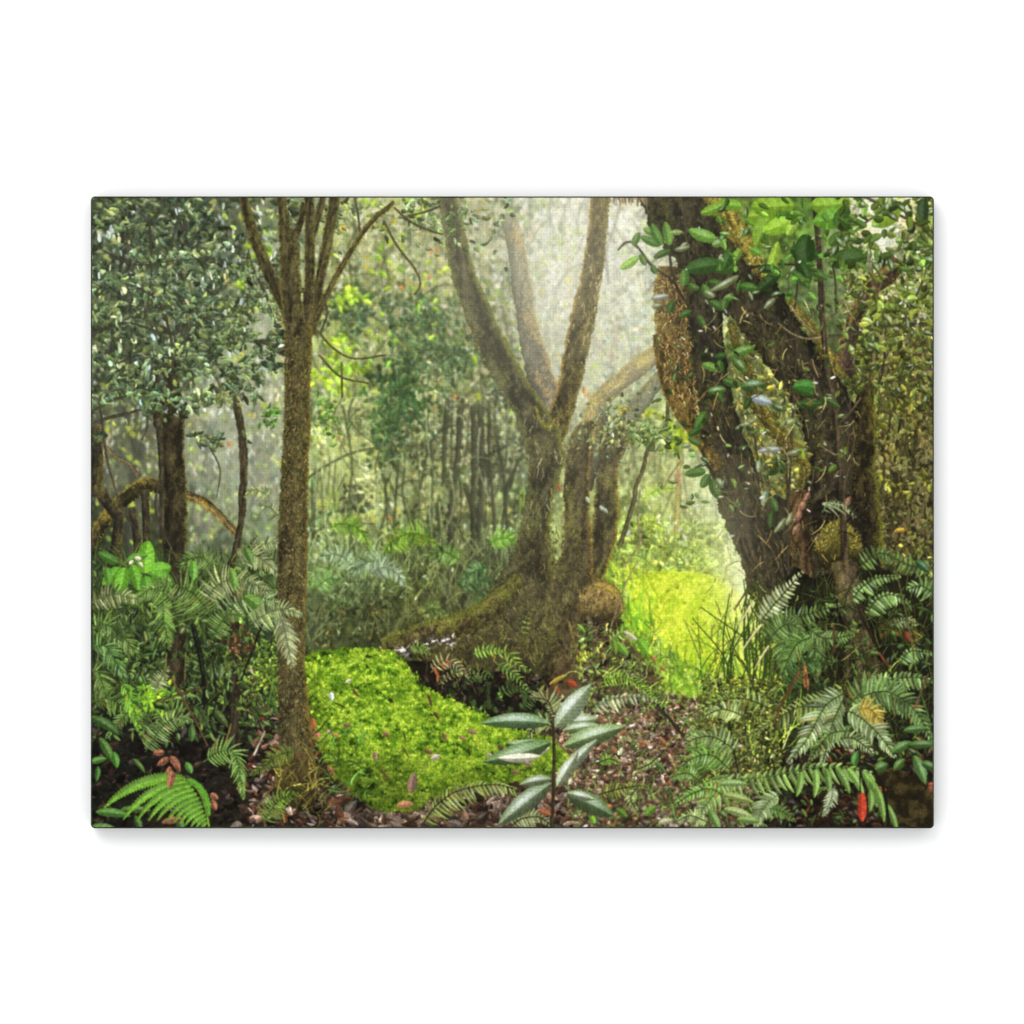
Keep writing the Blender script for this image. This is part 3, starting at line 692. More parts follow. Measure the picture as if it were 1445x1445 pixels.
def _bark(X, Y):
    n = fbm(X * .10, Y * .10, 4); s = vnoise(X * .8, Y * .75); l = smooth(520, 760, X)
    g = fbm((X + Y * .9) * .12, (Y - X * .5) * .03, 3)
    c = rgb(44, 40, 29) * (1 - n[..., None]) + rgb(100, 91, 63) * n[..., None]
    m = smooth(.42, .62, .55 * n + .45 * s)[..., None]
    c = c * (1 - m * .7) + rgb(98, 102, 42) * m * .7
    up = smooth(40, -20, Y - np.interp(X, [530, 600, 640, 690, 720, 745, 880], [908, 876, 872, 850, 806, 765, 765]))[..., None]
    c = c * (1 - .45 * up) + rgb(136, 136, 58) * .45 * up
    sh = (1.28 - .55 * smooth(830, 965, Y) - .34 * smooth(800, 870, X)) * (.70 + .6 * g) * (.80 + .4 * s)
    return np.clip(c * sh[..., None], 0, 1)


patch([(560, 905), (640, 900), (720, 930), (770, 930), (800, 950), (770, 985), (700, 1010), (650, 985), (610, 955)], lambda X, Y: rgb(26, 21, 15) * (0.5 + fbm(X * .1, Y * .1, 3))[..., None], 6)
patch(_base, _bark, 11, .09)
tube([(735, 815, 10), (712, 840, 14), (680, 866, 17), (640, 884, 17), (595, 896, 14), (545, 910, 7)], rgb(60, 50, 34), rgb(110, 94, 62), rgb(116, 122, 48), .55, -.35, rimL=(rgb(140, 142, 56), .5), fuzz=1.5, fuzzcol=rgb(124, 128, 50), rough=.2, seed=22)
tube([(812, 850, 10), (808, 880, 18), (800, 920, 20), (785, 955, 18)], rgb(42, 34, 24), rgb(92, 78, 52), rgb(84, 84, 38), .35, -.1, rough=.16, seed=23)
patch([(822, 830), (850, 820), (872, 832), (880, 862), (872, 888), (848, 893), (822, 880), (812, 852)], lambda X, Y: (rgb(86, 70, 42) * (1 - smooth(.2, .8, fbm(X * .2, Y * .12)))[..., None] + rgb(140, 122, 70) * smooth(.2, .8, fbm(X * .2, Y * .12))[..., None]) * (1.3 - 1.05 * smooth(838, 890, Y))[..., None] * (.7 + .6 * vnoise(X * .8, Y * .8))[..., None], 4)
for _k in range(170):
    _x = rng.uniform(805, 925); _y = rng.uniform(890, 990)
    blades([_x], [_y], [rng.normal(-1.3, .7)], [rng.uniform(8, 26)], [rng.uniform(.8, 1.8)], [jitcol(rgb(104, 118, 62), 1, .4)[0]], rng.normal(0, .8))
tube([(818, 836, 4), (846, 823, 6), (870, 836, 5), (878, 862, 3)], rgb(130, 106, 60), rgb(176, 148, 86), rgb(170, 150, 60), .5, -.2, fuzz=1.6, fuzzcol=rgb(190, 166, 80), seed=9)
patch([(836, 905), (870, 885), (905, 925), (940, 955), (900, 985), (850, 965), (800, 985), (760, 980), (790, 940)], lambda X, Y: rgb(84, 70, 46) * (.35 + 1.1 * fbm(X * .12, Y * .12))[..., None], 8)
tube([(755, 572, 2), (764, 594, 3), (774, 602, 3.5), (784, 590, 2)], rgb(110, 104, 48), rgb(136, 128, 60), rgb(140, 134, 62), .5, .1, fuzz=2, fuzzcol=rgb(140, 132, 64), seed=10)
_n = 60; _x = rng.uniform(740, 800, _n); _y = rng.uniform(560, 740, _n)
blades(_x, _y, rng.normal(1.6, .2, _n), rng.uniform(6, 16, _n), .9, jitcol(rgb(150, 146, 110), _n, .2), rng.normal(0, .4, _n))
_n = 40; _x = rng.uniform(800, 850, _n); _y = rng.uniform(340, 520, _n)
blades(_x, _y, rng.normal(1.6, .3, _n), rng.uniform(5, 14, _n), .8, jitcol(rgb(206, 190, 140), _n, .15), rng.normal(0, .4, _n))
for _x, _y, _c in ((787, 683, (170, 92, 62)), (846, 713, (190, 196, 180)), (852, 716, (170, 182, 160)), (827, 700, (186, 190, 170)), (824, 545, (200, 136, 70)), (876, 575, (214, 170, 50)), (873, 580, (210, 160, 50))):
    leaves([_x], [_y], [rng.normal(.8, .6)], [9], [5], [rgb(*_c)], rib=0)
twig([(943, 560), (939, 601), (916, 630), (907, 662), (897, 687), (895, 703), (884, 741), (874, 770)], rgb(92, 84, 62), 2.2, 3.4)
for _p in ([(916, 650), (930, 628), (940, 600)], [(935, 690), (945, 672), (960, 650)], [(905, 770), (900, 730), (903, 690)], [(880, 800), (900, 770), (908, 740)], [(860, 890), (880, 830), (900, 790)]):
    twig(_p, rgb(150, 132, 98), 1.2, .7)
_n = 1500; _x = rng.uniform(670, 850, _n); _y = rng.uniform(740, 930, _n); _k = inside(_x, _y, [(740, 740), (828, 740), (850, 920), (660, 930), (725, 800)]); _x, _y = _x[_k], _y[_k]; _n = len(_x)
blades(_x, _y, rng.normal(1.4, .6, _n), rng.uniform(3, 8, _n), 1.0, jitcol(rgb(74, 68, 42), _n, .3), rng.normal(0, .6, _n))
haze(790, 720, 80, 130, rgb(184, 180, 144), .05)
haze(770, 850, 70, 50, rgb(170, 164, 124), .06)
# little leaves growing on the tree and litter on the roots
_n = 170; _x = rng.normal(870, 22, _n); _y = rng.normal(600, 22, _n)
leaves(_x, _y, rng.uniform(0, 6.3, _n), rng.uniform(5, 10, _n), rng.uniform(3, 6, _n), jitcol(rgb(120, 128, 90), _n, .3), gloss=.5 * (rng.random(_n) < .3), rib=.03)
_n = 90; _x = rng.normal(920, 14, _n); _y = rng.normal(612, 9, _n)
leaves(_x, _y, rng.uniform(0, 6.3, _n), rng.uniform(6, 11, _n), rng.uniform(3, 6, _n), jitcol(rgb(104, 124, 70), _n, .3), gloss=.6 * (rng.random(_n) < .4), rib=.03)
_n = 170; _x = rng.uniform(600, 880, _n); _y = rng.uniform(800, 960, _n); _k = inside(_x, _y, _base); _x, _y = _x[_k], _y[_k]; _n = len(_x)
leaves(_x, _y, rng.uniform(0, 6.3, _n), rng.uniform(3, 7, _n), rng.uniform(1.5, 3.5, _n), jitcol(rgb(96, 80, 54), _n, .35, .05), rib=0)
_n = 240; _x = rng.uniform(560, 880, _n); _y = rng.uniform(850, 960, _n); _k = inside(_x, _y, _base); _x, _y = _x[_k], _y[_k]; _n = len(_x)
blades(_x, _y, rng.normal(1.5, .5, _n), rng.uniform(5, 16, _n), 1.0, jitcol(rgb(100, 94, 50), _n, .3), rng.normal(0, .5, _n))
ruffle(.7, .5)
# ---- forest floor: litter, shade and small green things --------------------------------------
def litter(n, box, where=None, pal=((108, 82, 60), (128, 100, 78), (92, 74, 56), (146, 124, 106), (166, 148, 134), (116, 78, 54)), size=(6, 15), lum=.3, gain=1.0, gloss=.3):
    x = rng.uniform(box[0], box[2], n); y = rng.uniform(box[1], box[3], n)
    if where is not None:
        k = where(x, y); x, y = x[k], y[k]
    o = np.argsort(y); x, y = x[o], y[o]; n = len(x)
    base = np.array(pal, np.float32)[rng.integers(0, len(pal), n)] / 255 * gain
    c = np.clip(base * np.exp(rng.normal(0, lum * .8, n))[:, None], .02, 1)
    c[rng.random(n) < .35] *= .45
    L = size[0] + (size[1] * 1.35 - size[0]) * rng.random(n) ** 1.8
    leaves(x, y, rng.normal(0, .75, n) + np.pi * (rng.random(n) < .5), L, L * rng.uniform(.2, .62, n), c, rng.normal(0, .5, n), half=.18, rib=.0, gloss=gloss * (rng.random(n) < .25), tilt=rng.uniform(-.5, .5, n), gcol=(.82, .80, .77), shape=(.6, 1.1), tex=.22)


patch([(120, 860), (250, 900), (420, 880), (440, 930), (470, 1100), (560, 1140), (700, 1120), (760, 1010), (860, 965), (960, 985), (1080, 990), (1110, 880), (1130, 830), (1330, 800), (1330, 1180), (120, 1180)],
      lambda X, Y: tone(X, Y) * (.25 + .95 * fbm(X * .10, Y * .14, 4))[..., None], 10)
litter(4200, (780, 970, 1080, 1168), where=lambda x, y: y > 985 + np.abs(x - 880) * .12 - 15, size=(4, 9))
blobs(420, (790, 985, 1080, 1168), (4, 10), rgb(88, 108, 56), .35, ratio=.4, ang=(.4, 1.3), gloss=.3)
soften((780, 960, 1090, 1180), 1)
litter(1100, (780, 990, 980, 1110), pal=((140, 98, 72), (160, 122, 98), (190, 168, 150), (112, 74, 52), (170, 140, 118), (92, 66, 48)), size=(4, 10), gloss=.4)
litter(600, (440, 1110, 800, 1168), size=(8, 20), gain=.8)
litter(900, (128, 1010, 450, 1168), gain=.34, lum=.45, gloss=.12)
litter(420, (350, 930, 450, 1168), gain=.85, pal=((130, 96, 76), (150, 122, 104), (170, 150, 136), (110, 60, 40)))
litter(700, (1080, 1040, 1318, 1168), gain=.42, lum=.5, pal=((112, 78, 54), (150, 90, 50), (92, 70, 52), (130, 110, 90)))
litter(160, (560, 890, 640, 935), size=(3, 8), pal=((196, 186, 176), (130, 110, 90), (210, 200, 196)), gain=1., where=lambda x, y: np.abs(y - 912 + (x - 590) * .2) < 9)
litter(900, (815, 875, 950, 1000), size=(3, 8), gain=.8, where=lambda x, y: x < 862 + (y - 880) * .75, pal=((120, 98, 76), (130, 92, 70), (84, 76, 58), (150, 132, 112), (104, 108, 62)))
blobs(160, (815, 880, 945, 1000), (4, 10), rgb(104, 128, 60), .35, ratio=.4, ang=(.6, 1.2), gloss=.4, where=lambda x, y: x < 868 + (y - 880) * .75)
for _k in range(130):
    _x = rng.uniform(815, 940); _y = rng.uniform(900, 1000)
    blades([_x], [_y], [rng.normal(-1.2, .8)], [rng.uniform(8, 28)], [rng.uniform(.8, 1.7)], [jitcol(rgb(110, 130, 60), 1, .4)[0]], rng.normal(0, .9))
for _k in range(420):
    _x = rng.uniform(800, 1090); _y = rng.uniform(985, 1168)
    blades([_x], [_y], [rng.normal(-1.5, .7)], [rng.uniform(8, 30)], [rng.uniform(.8, 1.8)], [jitcol(rgb(84, 112, 50), 1, .35)[0]], rng.normal(0, .9))
for _x, _y in ((826, 1010), (845, 1008), (900, 1045), (885, 1030), (930, 1040), (862, 1052), (1010, 1010)):
    leaves([_x], [_y], [rng.normal(.5, .9)], [13], [7], [rgb(146, 98, 70)], rib=.0)
# hollow under the roots: dim soil, hanging rootlets
patch([(570, 932), (620, 932), (660, 944), (700, 948), (750, 940), (770, 985), (752, 1030), (700, 1030), (640, 1010), (590, 975)], lambda X, Y: rgb(30, 26, 19) * (.35 + .9 * fbm(X * .12, Y * .12, 3))[..., None], 5)

for _k in range(90):
    _x = rng.uniform(590, 755); _y = rng.uniform(930, 965)
    blades([_x], [_y], [rng.normal(1.5, .3)], [rng.uniform(8, 34)], [rng.uniform(.8, 1.8)], [jitcol(rgb(64, 54, 36), 1, .4)[0]], rng.normal(0, .5))
litter(240, (600, 950, 790, 1030), size=(4, 10), gain=.42, lum=.4, gloss=.1)
blobs(70, (610, 940, 770, 1015), (6, 13), rgb(50, 66, 32), .35)
for _pth, _pl in (([(700, 985), (722, 970), (745, 975)], 12), ([(655, 965), (672, 950), (695, 955)], 11), ([(735, 1000), (752, 985), (770, 985)], 12)):
    frond(_pth, 9, _pl, 4, rgb(66, 90, 44), drop=.3)

# ---- the cushion of bright moss --------------------------------------------------------------
_moss = [(428, 930), (445, 918), (490, 914), (540, 916), (562, 922), (580, 945), (590, 962), (612, 978), (650, 992), (690, 1012), (730, 1030), (775, 1040), (800, 1062), (800, 1080), (760, 1098), (700, 1104), (640, 1112), (600, 1128), (585, 1142), (530, 1140), (500, 1118), (470, 1096), (450, 1050), (436, 1000)]


def _mossink(X, Y):
    n = fbm(X * .09, Y * .12, 4); m = fbm(X * .35, Y * .35, 2)
    k = smooth(.25, .75, n * .6 + m * .4)[..., None]
    return rgb(38, 62, 14) * (1 - k) + rgb(104, 140, 30) * k


patch(_moss, _mossink, 8)
_n = 44000; _x = rng.uniform(425, 805, _n); _y = rng.uniform(912, 1146, _n); _k = inside(_x + rng.normal(0, 2.5, _n) + 9 * (fbm(_x * .1, _y * .1, 3) - .5), _y + rng.normal(0, 2, _n) + 12 * (fbm(_x * .08 + 9, _y * .1, 3) - .5), _moss); _x, _y = _x[_k], _y[_k]
_o = np.argsort(_y); _x, _y = _x[_o], _y[_o]; _n = len(_x)
_l = fbm(_x * .05, _y * .07, 3); _l2 = fbm(_x * .22 + 9, _y * .26, 2); _l3 = fbm(_x * .013 + 4, _y * .02, 2)
_hi = smooth(.30, .70, .4 * _l + .6 * _l2)[:, None]
_c = rgb(68, 100, 20) * (1 - _hi) + rgb(148, 175, 46) * _hi
_c = _c * (np.exp(rng.normal(0, .14, _n)) * (1.10 - .40 * smooth(1000, 1145, _y)) * (.78 + .22 * smooth(428, 480, _x)) * (.78 + .44 * _l3))[:, None]
_gap = (_l2 < .30) & (_l < .48); _c[_gap] *= .5
leaves(_x, _y + 2, rng.normal(-1.57, .75, _n), rng.uniform(2.2, 4.6, _n), rng.uniform(1.1, 2.0, _n), np.clip(_c, 0, 1), rng.normal(0, .5, _n), rib=.02, half=.12, shape=(.45, .45))
_n = 1500; _x = rng.uniform(430, 800, _n); _y = rng.uniform(918, 1135, _n); _k = inside(_x, _y, _moss) & (fbm(_x * .22 + 9, _y * .26, 2) > .48); _x, _y = _x[_k], _y[_k]; _n = len(_x)
for _q in range(5):
    leaves(_x, _y, rng.normal(-1.57, 1.0, _n), 3.6, 1.6, jitcol(rgb(160, 188, 64), _n, .16) * (1.08 - .34 * smooth(1000, 1145, _y))[:, None], rib=0, half=.05, shape=(.45, .45))
for _x, _y, _a, _L, _w, _c in ((466, 976, 1.2, 12, 8, (226, 228, 224)), (488, 962, -.6, 9, 5, (214, 200, 186)), (580, 1118, -1.5, 30, 14, (134, 108, 90)), (560, 1136, -.25, 24, 11, (170, 124, 86)), (608, 1070, -.5, 15, 7, (198, 180, 172)),
                               (528, 1060, 1.3, 14, 8, (150, 116, 92)), (598, 1058, .2, 14, 6, (120, 84, 62)), (625, 1034, 1, 10, 7, (130, 90, 66)), (660, 1030, .2, 14, 7, (142, 108, 86)), (648, 1038, .4, 12, 5, (150, 110, 84)),
                               (603, 978, 1.1, 20, 4, (96, 70, 46)), (612, 1004, .8, 12, 5, (88, 60, 40)), (540, 1032, .5, 12, 7, (140, 100, 70)), (497, 972, .7, 14, 4, (90, 66, 44)), (440, 1012, 1.2, 18, 7, (172, 98, 62)), (444, 1030, .9, 14, 8, (186, 120, 90)),
                               (460, 1030, .3, 12, 6, (200, 170, 140)), (472, 1034, .6, 8, 6, (200, 120, 50)), (484, 1022, 0, 12, 6, (120, 92, 76)), (515, 925, 0, 10, 4, (50, 52, 24)), (548, 985, .5, 9, 5, (52, 48, 24)), (660, 1055, 1.1, 12, 4, (70, 60, 30)), (688, 1062, .6, 12, 6, (190, 168, 150)), (702, 1052, .4, 12, 6, (90, 64, 50)),
                               (470, 990, .3, 22, 2.5, (60, 64, 28)), (566, 1050, .9, 22, 2, (96, 72, 40)), (536, 1085, .7, 22, 2.5, (110, 80, 48)), (568, 1030, 1.1, 16, 2, (86, 66, 38)), (462, 1080, .8, 18, 7, (150, 100, 70)), (740, 1075, .3, 12, 6, (140, 112, 90)), (720, 1088, 0, 14, 5, (124, 92, 70))):
    leaves([_x], [_y], [_a], [_L], [_w], [rgb(*_c)], .3, half=.15, rib=-.08, tex=.18)
for _k in range(46):
    _x = rng.uniform(436, 520); _y = rng.uniform(1030, 1140)
    blades([_x], [_y], [rng.normal(-.6, .9)], [rng.uniform(10, 34)], [rng.uniform(1, 2.6)], [jitcol(rgb(84, 122, 52), 1, .3)[0]], rng.normal(.3, .7))

# ---- left: dark trunks, arching roots --------------------------------------------------------
tube([(128, 768, 8), (146, 735, 9), (168, 710, 10), (190, 692, 10), (206, 682, 10), (218, 684, 10), (236, 690, 10)], rgb(46, 42, 28), rgb(96, 86, 50), rgb(140, 124, 50), .4, -.4, rimL=(rgb(178, 156, 66), .9), fuzz=1, fuzzcol=rgb(170, 150, 60), seed=11)
tube([(150, 630, 2.5), (165, 645, 2.5), (180, 652, 3), (196, 672, 3.5)], rgb(96, 86, 66), rgb(140, 124, 96), rgb(120, 110, 60), .3, -.2)
tube([(262, 698, 7), (285, 706, 6), (305, 722, 5.5), (320, 738, 5), (334, 752, 4)], rgb(70, 60, 36), rgb(130, 110, 70), rgb(160, 136, 60), .4, -.4, rimL=(rgb(196, 170, 84), .8), fuzz=.8, seed=12)
for _p in ([(205, 690, 6), (206, 730, 5), (208, 790, 5)], [(186, 715, 5), (192, 750, 5), (196, 790, 6)], [(170, 715, 6), (165, 760, 7), (160, 800, 8)], [(140, 690, 8), (150, 705, 8), (168, 730, 7)], [(134, 600, 7), (137, 660, 9), (132, 700, 10)]):
    tube(_p, rgb(44, 40, 30), rgb(74, 68, 50), rgb(100, 92, 44), .3, .2, rimR=(rgb(150, 130, 60), .5))
tube([(234, 505, 17), (233, 540, 20), (237, 580, 22), (243, 640, 17), (246, 700, 17), (246, 760, 16.5), (247, 820, 15), (248, 880, 15), (248, 960, 14)], rgb(40, 36, 26), rgb(80, 70, 46), rgb(84, 82, 40), .25, .18, rimR=(rgb(140, 128, 58), .75), rw=.2, rimL=(rgb(90, 90, 60), .3), fuzz=.5, fuzzcol=rgb(130, 124, 60), seed=13)
tube([(224, 590, 5), (228, 650, 4), (229, 760, 3.5)], rgb(48, 46, 34), rgb(84, 78, 58), rgb(90, 86, 44), .2, .2)
tube([(322, 528, 5), (331, 560, 5.5), (340, 600, 5.5), (344, 650, 5.5), (342, 700, 5), (341, 730, 4.5), (335, 765, 5), (328, 795, 6), (324, 810, 8), (330, 840, 7), (332, 900, 6), (331, 980, 7), (330, 1060, 8)], rgb(44, 38, 28), rgb(84, 72, 54), rgb(84, 82, 44), .22, .3, rimR=(rgb(130, 116, 76), .5), rough=.18, seed=14)
for _p, _r in (([(400, 500), (372, 482), (340, 480), (310, 482), (285, 475)], 2.6), ([(398, 455), (368, 400), (355, 370), (350, 350)], 1.8), ([(400, 490), (380, 430), (360, 385)], 1.4), ([(330, 395), (310, 372), (290, 362), (300, 368)], 2.4), ([(352, 392), (330, 378), (300, 362)], 2.6),
               ([(260, 545), (280, 520), (298, 500), (305, 480)], 3.2), ([(250, 548), (220, 560), (190, 562)], 2), ([(298, 505), (316, 525), (322, 540)], 2), ([(128, 600), (150, 590), (190, 580), (215, 572)], 2.6), ([(140, 560), (150, 640), (160, 680), (175, 720), (200, 760)], 1.6), ([(230, 660), (220, 720), (250, 790), (268, 830)], 1.4),
               ([(345, 395), (350, 430), (345, 470)], 1.2), ([(282, 430), (270, 460), (262, 480)], 1.2), ([(205, 560), (208, 600), (200, 620)], 1.3), ([(290, 620), (310, 660), (306, 700)], 1)):
    twig(_p, rgb(78, 70, 54), _r, _r * .55)
tube([(182, 270, 9), (180, 360, 10), (176, 450, 11), (172, 560, 10)], rgb(44, 44, 36), rgb(70, 70, 56), rgb(78, 82, 52), .25, .2)
tube([(262, 300, 4), (258, 400, 5), (250, 500, 6)], rgb(50, 48, 38), rgb(78, 74, 58), rgb(82, 84, 54), .25, .2)
blobs(420, (128, 276, 415, 590), (5, 12), rgb(196, 208, 186), .10, thr=.53, seed=61, ratio=.4, ang=(1.4, .3))
blobs(200, (128, 276, 415, 590), (5, 11), rgb(160, 180, 96), .14, thr=.53, seed=62, ratio=.5)
# leaf sprays on those twigs
for _q, (_n, _c, _sz, _g) in enumerate(((1700, (60, 70, 50), (8, 17), .1), (1500, (84, 100, 66), (8, 17), .3), (560, (114, 130, 90), (7, 15), .45))):
    _x = rng.uniform(122, 420, _n); _y = rng.uniform(270, 625, _n)
    _e = fbm(_x * .028 + 5, _y * .05 + 3, 3) + .10 * (fbm(_x * .012, _y * .012) - .5) - .24 * smooth(520, 610, _y) - .22 * smooth(290, 400, _x) - .14 * smooth(350, 300, _y) * (_q > 0)
    _k = _e > (.41, .44, .45)[_q]
    _x, _y = _x[_k], _y[_k]; _n = len(_x)
    leaves(_x, _y, rng.normal(.35, .9, _n), rng.uniform(*_sz, _n), rng.uniform(_sz[0] * .4, _sz[1] * .46, _n), jitcol(rgb(*_c), _n, .32, .05), rng.normal(0, .5, _n), gloss=_g * (rng.random(_n) < .35), rib=.03, tilt=rng.uniform(-.6, .5, _n), tex=.25)
    if _q > 0:                                                    # stray sprays along the top towards the middle
        _n = 170; _x = rng.uniform(400, 720, _n); _y = 276 + np.abs(rng.normal(0, 34, _n)); _kk = fbm(_x * .04 + 2, _y * .05, 3) > .48; _x, _y = _x[_kk], _y[_kk]; _n = len(_x)
        leaves(_x, _y, rng.normal(.5, .9, _n), rng.uniform(6, 13, _n), rng.uniform(3, 6, _n), jitcol(rgb(*_c), _n, .3, .05), rng.normal(0, .5, _n), gloss=_g * (rng.random(_n) < .35), rib=.03, tilt=rng.uniform(-.6, .5, _n), tex=.2)
    if _q == 1:
        ruffle(1.2, .3, 640)
        for _p, _r in (([(128, 470), (180, 455), (240, 470), (290, 450)], 1.8), ([(150, 520), (200, 500), (260, 510)], 1.5), ([(180, 400), (220, 420), (240, 470), (244, 520)], 2.2), ([(140, 350), (190, 372), (250, 366)], 1.4), ([(250, 300), (270, 350), (300, 380)], 1.5), ([(300, 440), (270, 470), (225, 520)], 1.5), ([(128, 580), (170, 560), (230, 552)], 1.6), ([(210, 300), (214, 380), (205, 450)], 1.6)):
            twig(_p, rgb(66, 60, 46), _r, _r * .6)
for _cx, _cy, _rx, _ry, _n, _c in ((330, 455, 30, 30, 50, (94, 112, 70)), (378, 585, 12, 12, 26, (84, 118, 54)), (300, 560, 28, 14, 40, (100, 114, 76)), (385, 430, 20, 20, 36, (100, 116, 74)), (350, 410, 24, 30, 40, (96, 110, 70)), (462, 585, 14, 30, 30, (90, 124, 56)), (190, 560, 60, 10, 60, (96, 118, 80))):
    _x = rng.normal(_cx, _rx * .6, _n); _y = rng.normal(_cy, _ry * .6, _n)
    leaves(_x, _y, rng.normal(.4, 1.0, _n), rng.uniform(6, 12, _n), rng.uniform(3.5, 6, _n), jitcol(rgb(*_c), _n, .30), rng.normal(0, .5, _n), gloss=.4 * (rng.random(_n) < .3), rib=.04, tilt=rng.uniform(-.5, .5, _n))
_n = 80; _x = rng.uniform(128, 400, _n); _y = rng.uniform(276, 560, _n); _k = fbm(_x * .03 + 40, _y * .02, 3) > .5; _x, _y = _x[_k], _y[_k]; _n = len(_x)
leaves(_x, _y, rng.normal(1.5, .2, _n), rng.uniform(5, 13, _n), rng.uniform(2, 3.6, _n), jitcol(rgb(222, 228, 208), _n, .08), 0, rib=0, half=0, shape=(.4, .4))

NEAR = True
haze(220, 380, 100, 110, rgb(120, 130, 112), .12)
# ---- left: undergrowth -----------------------------------------------------------------------
_n = 900; _x = rng.uniform(128, 400, _n); _y = rng.uniform(790, 1010, _n); _o = np.argsort(_y)
blades(_x[_o], _y[_o], rng.normal(-1.5, .5, _n), rng.uniform(12, 46, _n), rng.uniform(.8, 1.8, _n), jitcol(rgb(62, 80, 44), _n, .45), rng.normal(0, .7, _n))
_n = 900; _x = rng.uniform(128, 400, _n); _y = rng.uniform(790, 1040, _n)
leaves(_x, _y, rng.normal(.8, .9, _n), rng.uniform(7, 16, _n), rng.uniform(3, 7, _n), jitcol(rgb(52, 76, 40), _n, .4), rng.normal(0, .5, _n), gloss=.4 * (rng.random(_n) < .2))
tube([(247, 800, 15), (247, 830, 15), (248, 880, 14.5), (249, 965, 13)], rgb(38, 34, 25), rgb(70, 60, 42), rgb(74, 70, 38), .25, .18, rimR=(rgb(104, 94, 52), .5), rw=.2, seed=13)
tube([(327, 795, 6), (324, 810, 8), (329, 835, 7), (332, 900, 6.5), (331, 980, 7), (330, 1060, 8)], rgb(38, 33, 25), rgb(72, 62, 46), rgb(76, 72, 40), .25, .3, rimR=(rgb(106, 94, 60), .5), rough=.18, seed=14)
_n = 260; _x = rng.uniform(128, 400, _n); _y = rng.uniform(830, 1000, _n)
leaves(_x, _y, rng.normal(.9, .9, _n), rng.uniform(7, 15, _n), rng.uniform(3, 6, _n), jitcol(rgb(60, 84, 44), _n, .4), rng.normal(0, .5, _n), gloss=.5 * (rng.random(_n) < .3))
# big palmate leaves
for _x, _y, _a, _L, _w, _c in ((168, 800, 2.2, 34, 18, (92, 146, 44)), (176, 800, 1.7, 44, 20, (104, 160, 48)), (186, 796, 1.2, 38, 16, (96, 150, 44)), (166, 792, -2.8, 30, 14, (70, 112, 44)), (205, 808, -1.6, 46, 26, (112, 168, 48)), (212, 806, -.3, 30, 22, (104, 158, 50)), (214, 808, .4, 34, 20, (96, 150, 46)), (205, 812, 1.4, 30, 18, (88, 140, 46)), (226, 812, .9, 26, 15, (92, 140, 52)), (180, 790, -.4, 30, 12, (86, 134, 48)), (150, 800, 1.3, 24, 12, (84, 134, 46))):
    leaves([_x], [_y], [_a], [_L], [_w], [rgb(*_c)], .25, veins=6, half=.14, rib=.12, shape=(.45, .6), gloss=.12)
leaves([190, 196, 188], [786, 792, 790], [.2, .9, 2.4], [10, 9, 8], [6, 5, 5], [rgb(226, 232, 226)] * 3, rib=0)
FG = rgb(84, 118, 58); FW = rgb(126, 148, 104); FD = rgb(58, 82, 46); FY = rgb(104, 150, 54)
for _pth, _n, _pl, _pw, _c, _kw in (
    ([(345, 800), (362, 772), (385, 765), (402, 775)], 20, 20, 5, FW, dict(gloss=.5)), ([(335, 790), (350, 780), (372, 790), (396, 812)], 22, 22, 5, FW, dict(gloss=.6)), ([(300, 800), (285, 785), (265, 790), (255, 805)], 18, 20, 5, FG, dict(gloss=.4)), ([(380, 700), (360, 690), (345, 700)], 14, 13, 4, FW, dict(gloss=.4)), ([(400, 735), (380, 715), (362, 712)], 14, 14, 4, FW, dict(gloss=.5)),
    ([(300, 870), (270, 835), (235, 826), (200, 838)], 26, 34, 6, FG, dict(gloss=.35)), ([(290, 850), (310, 822), (345, 818), (385, 838)], 26, 30, 6, FW, dict(gloss=.4)), ([(310, 870), (340, 845), (380, 845), (412, 870)], 26, 30, 6, rgb(116, 150, 104), dict(gloss=.4)),
    ([(255, 890), (240, 845), (215, 830), (186, 850)], 24, 32, 6, FG, dict(gloss=.3)), ([(230, 845), (232, 880), (240, 915)], 18, 26, 5, rgb(96, 140, 66), dict(gloss=.3)), ([(128, 850), (160, 838), (200, 846)], 18, 22, 5, FW, dict(gloss=.3)),
    ([(128, 885), (150, 880), (176, 900), (196, 928)], 22, 28, 5.5, FG, dict(gloss=.4)), ([(128, 915), (148, 910), (165, 935), (178, 960)], 20, 26, 5.5, rgb(76, 116, 64), dict(gloss=.4)), ([(128, 945), (140, 950), (150, 985)], 16, 24, 5.5, FG, dict(gloss=.35)),
    ([(128, 990), (150, 985), (180, 1000), (206, 1030)], 22, 24, 5, FG, dict()), ([(225, 1000), (190, 1000), (165, 1020), (150, 1040)], 20, 20, 5, FG, dict(gloss=.3)), ([(170, 960), (185, 985), (198, 1035)], 18, 20, 5, FY, dict()),
    ([(270, 1020), (240, 1000), (215, 1030), (205, 1055)], 20, 20, 5, FG, dict(gloss=.3)), ([(205, 1060), (225, 1030), (245, 1012), (272, 1016)], 22, 22, 4.5, rgb(104, 140, 84), dict(gloss=.35)), ([(215, 980), (228, 955), (238, 940)], 16, 17, 4, FW, dict(gloss=.4)),
    ([(268, 995), (280, 1000), (296, 1030)], 14, 14, 4.5, FD, dict()), ([(360, 885), (385, 868), (408, 880), (420, 900)], 20, 22, 4.5, rgb(120, 150, 112), dict(gloss=.3)), ([(300, 900), (320, 868), (345, 870)], 18, 22, 5, FG, dict(gloss=.25)), ([(160, 900), (185, 880), (214, 885)], 16, 18, 5, FD, dict())):
    frond(_pth, _n, _pl, _pw, _c, bend=.3, teeth=5, drop=.45, vary=.25, **_kw)
frond([(392, 862), (398, 880), (404, 905), (412, 938)], 22, 22, 5, rgb(128, 156, 112), aL=60, aR=60, gloss=.5, drop=.1, teeth=5)
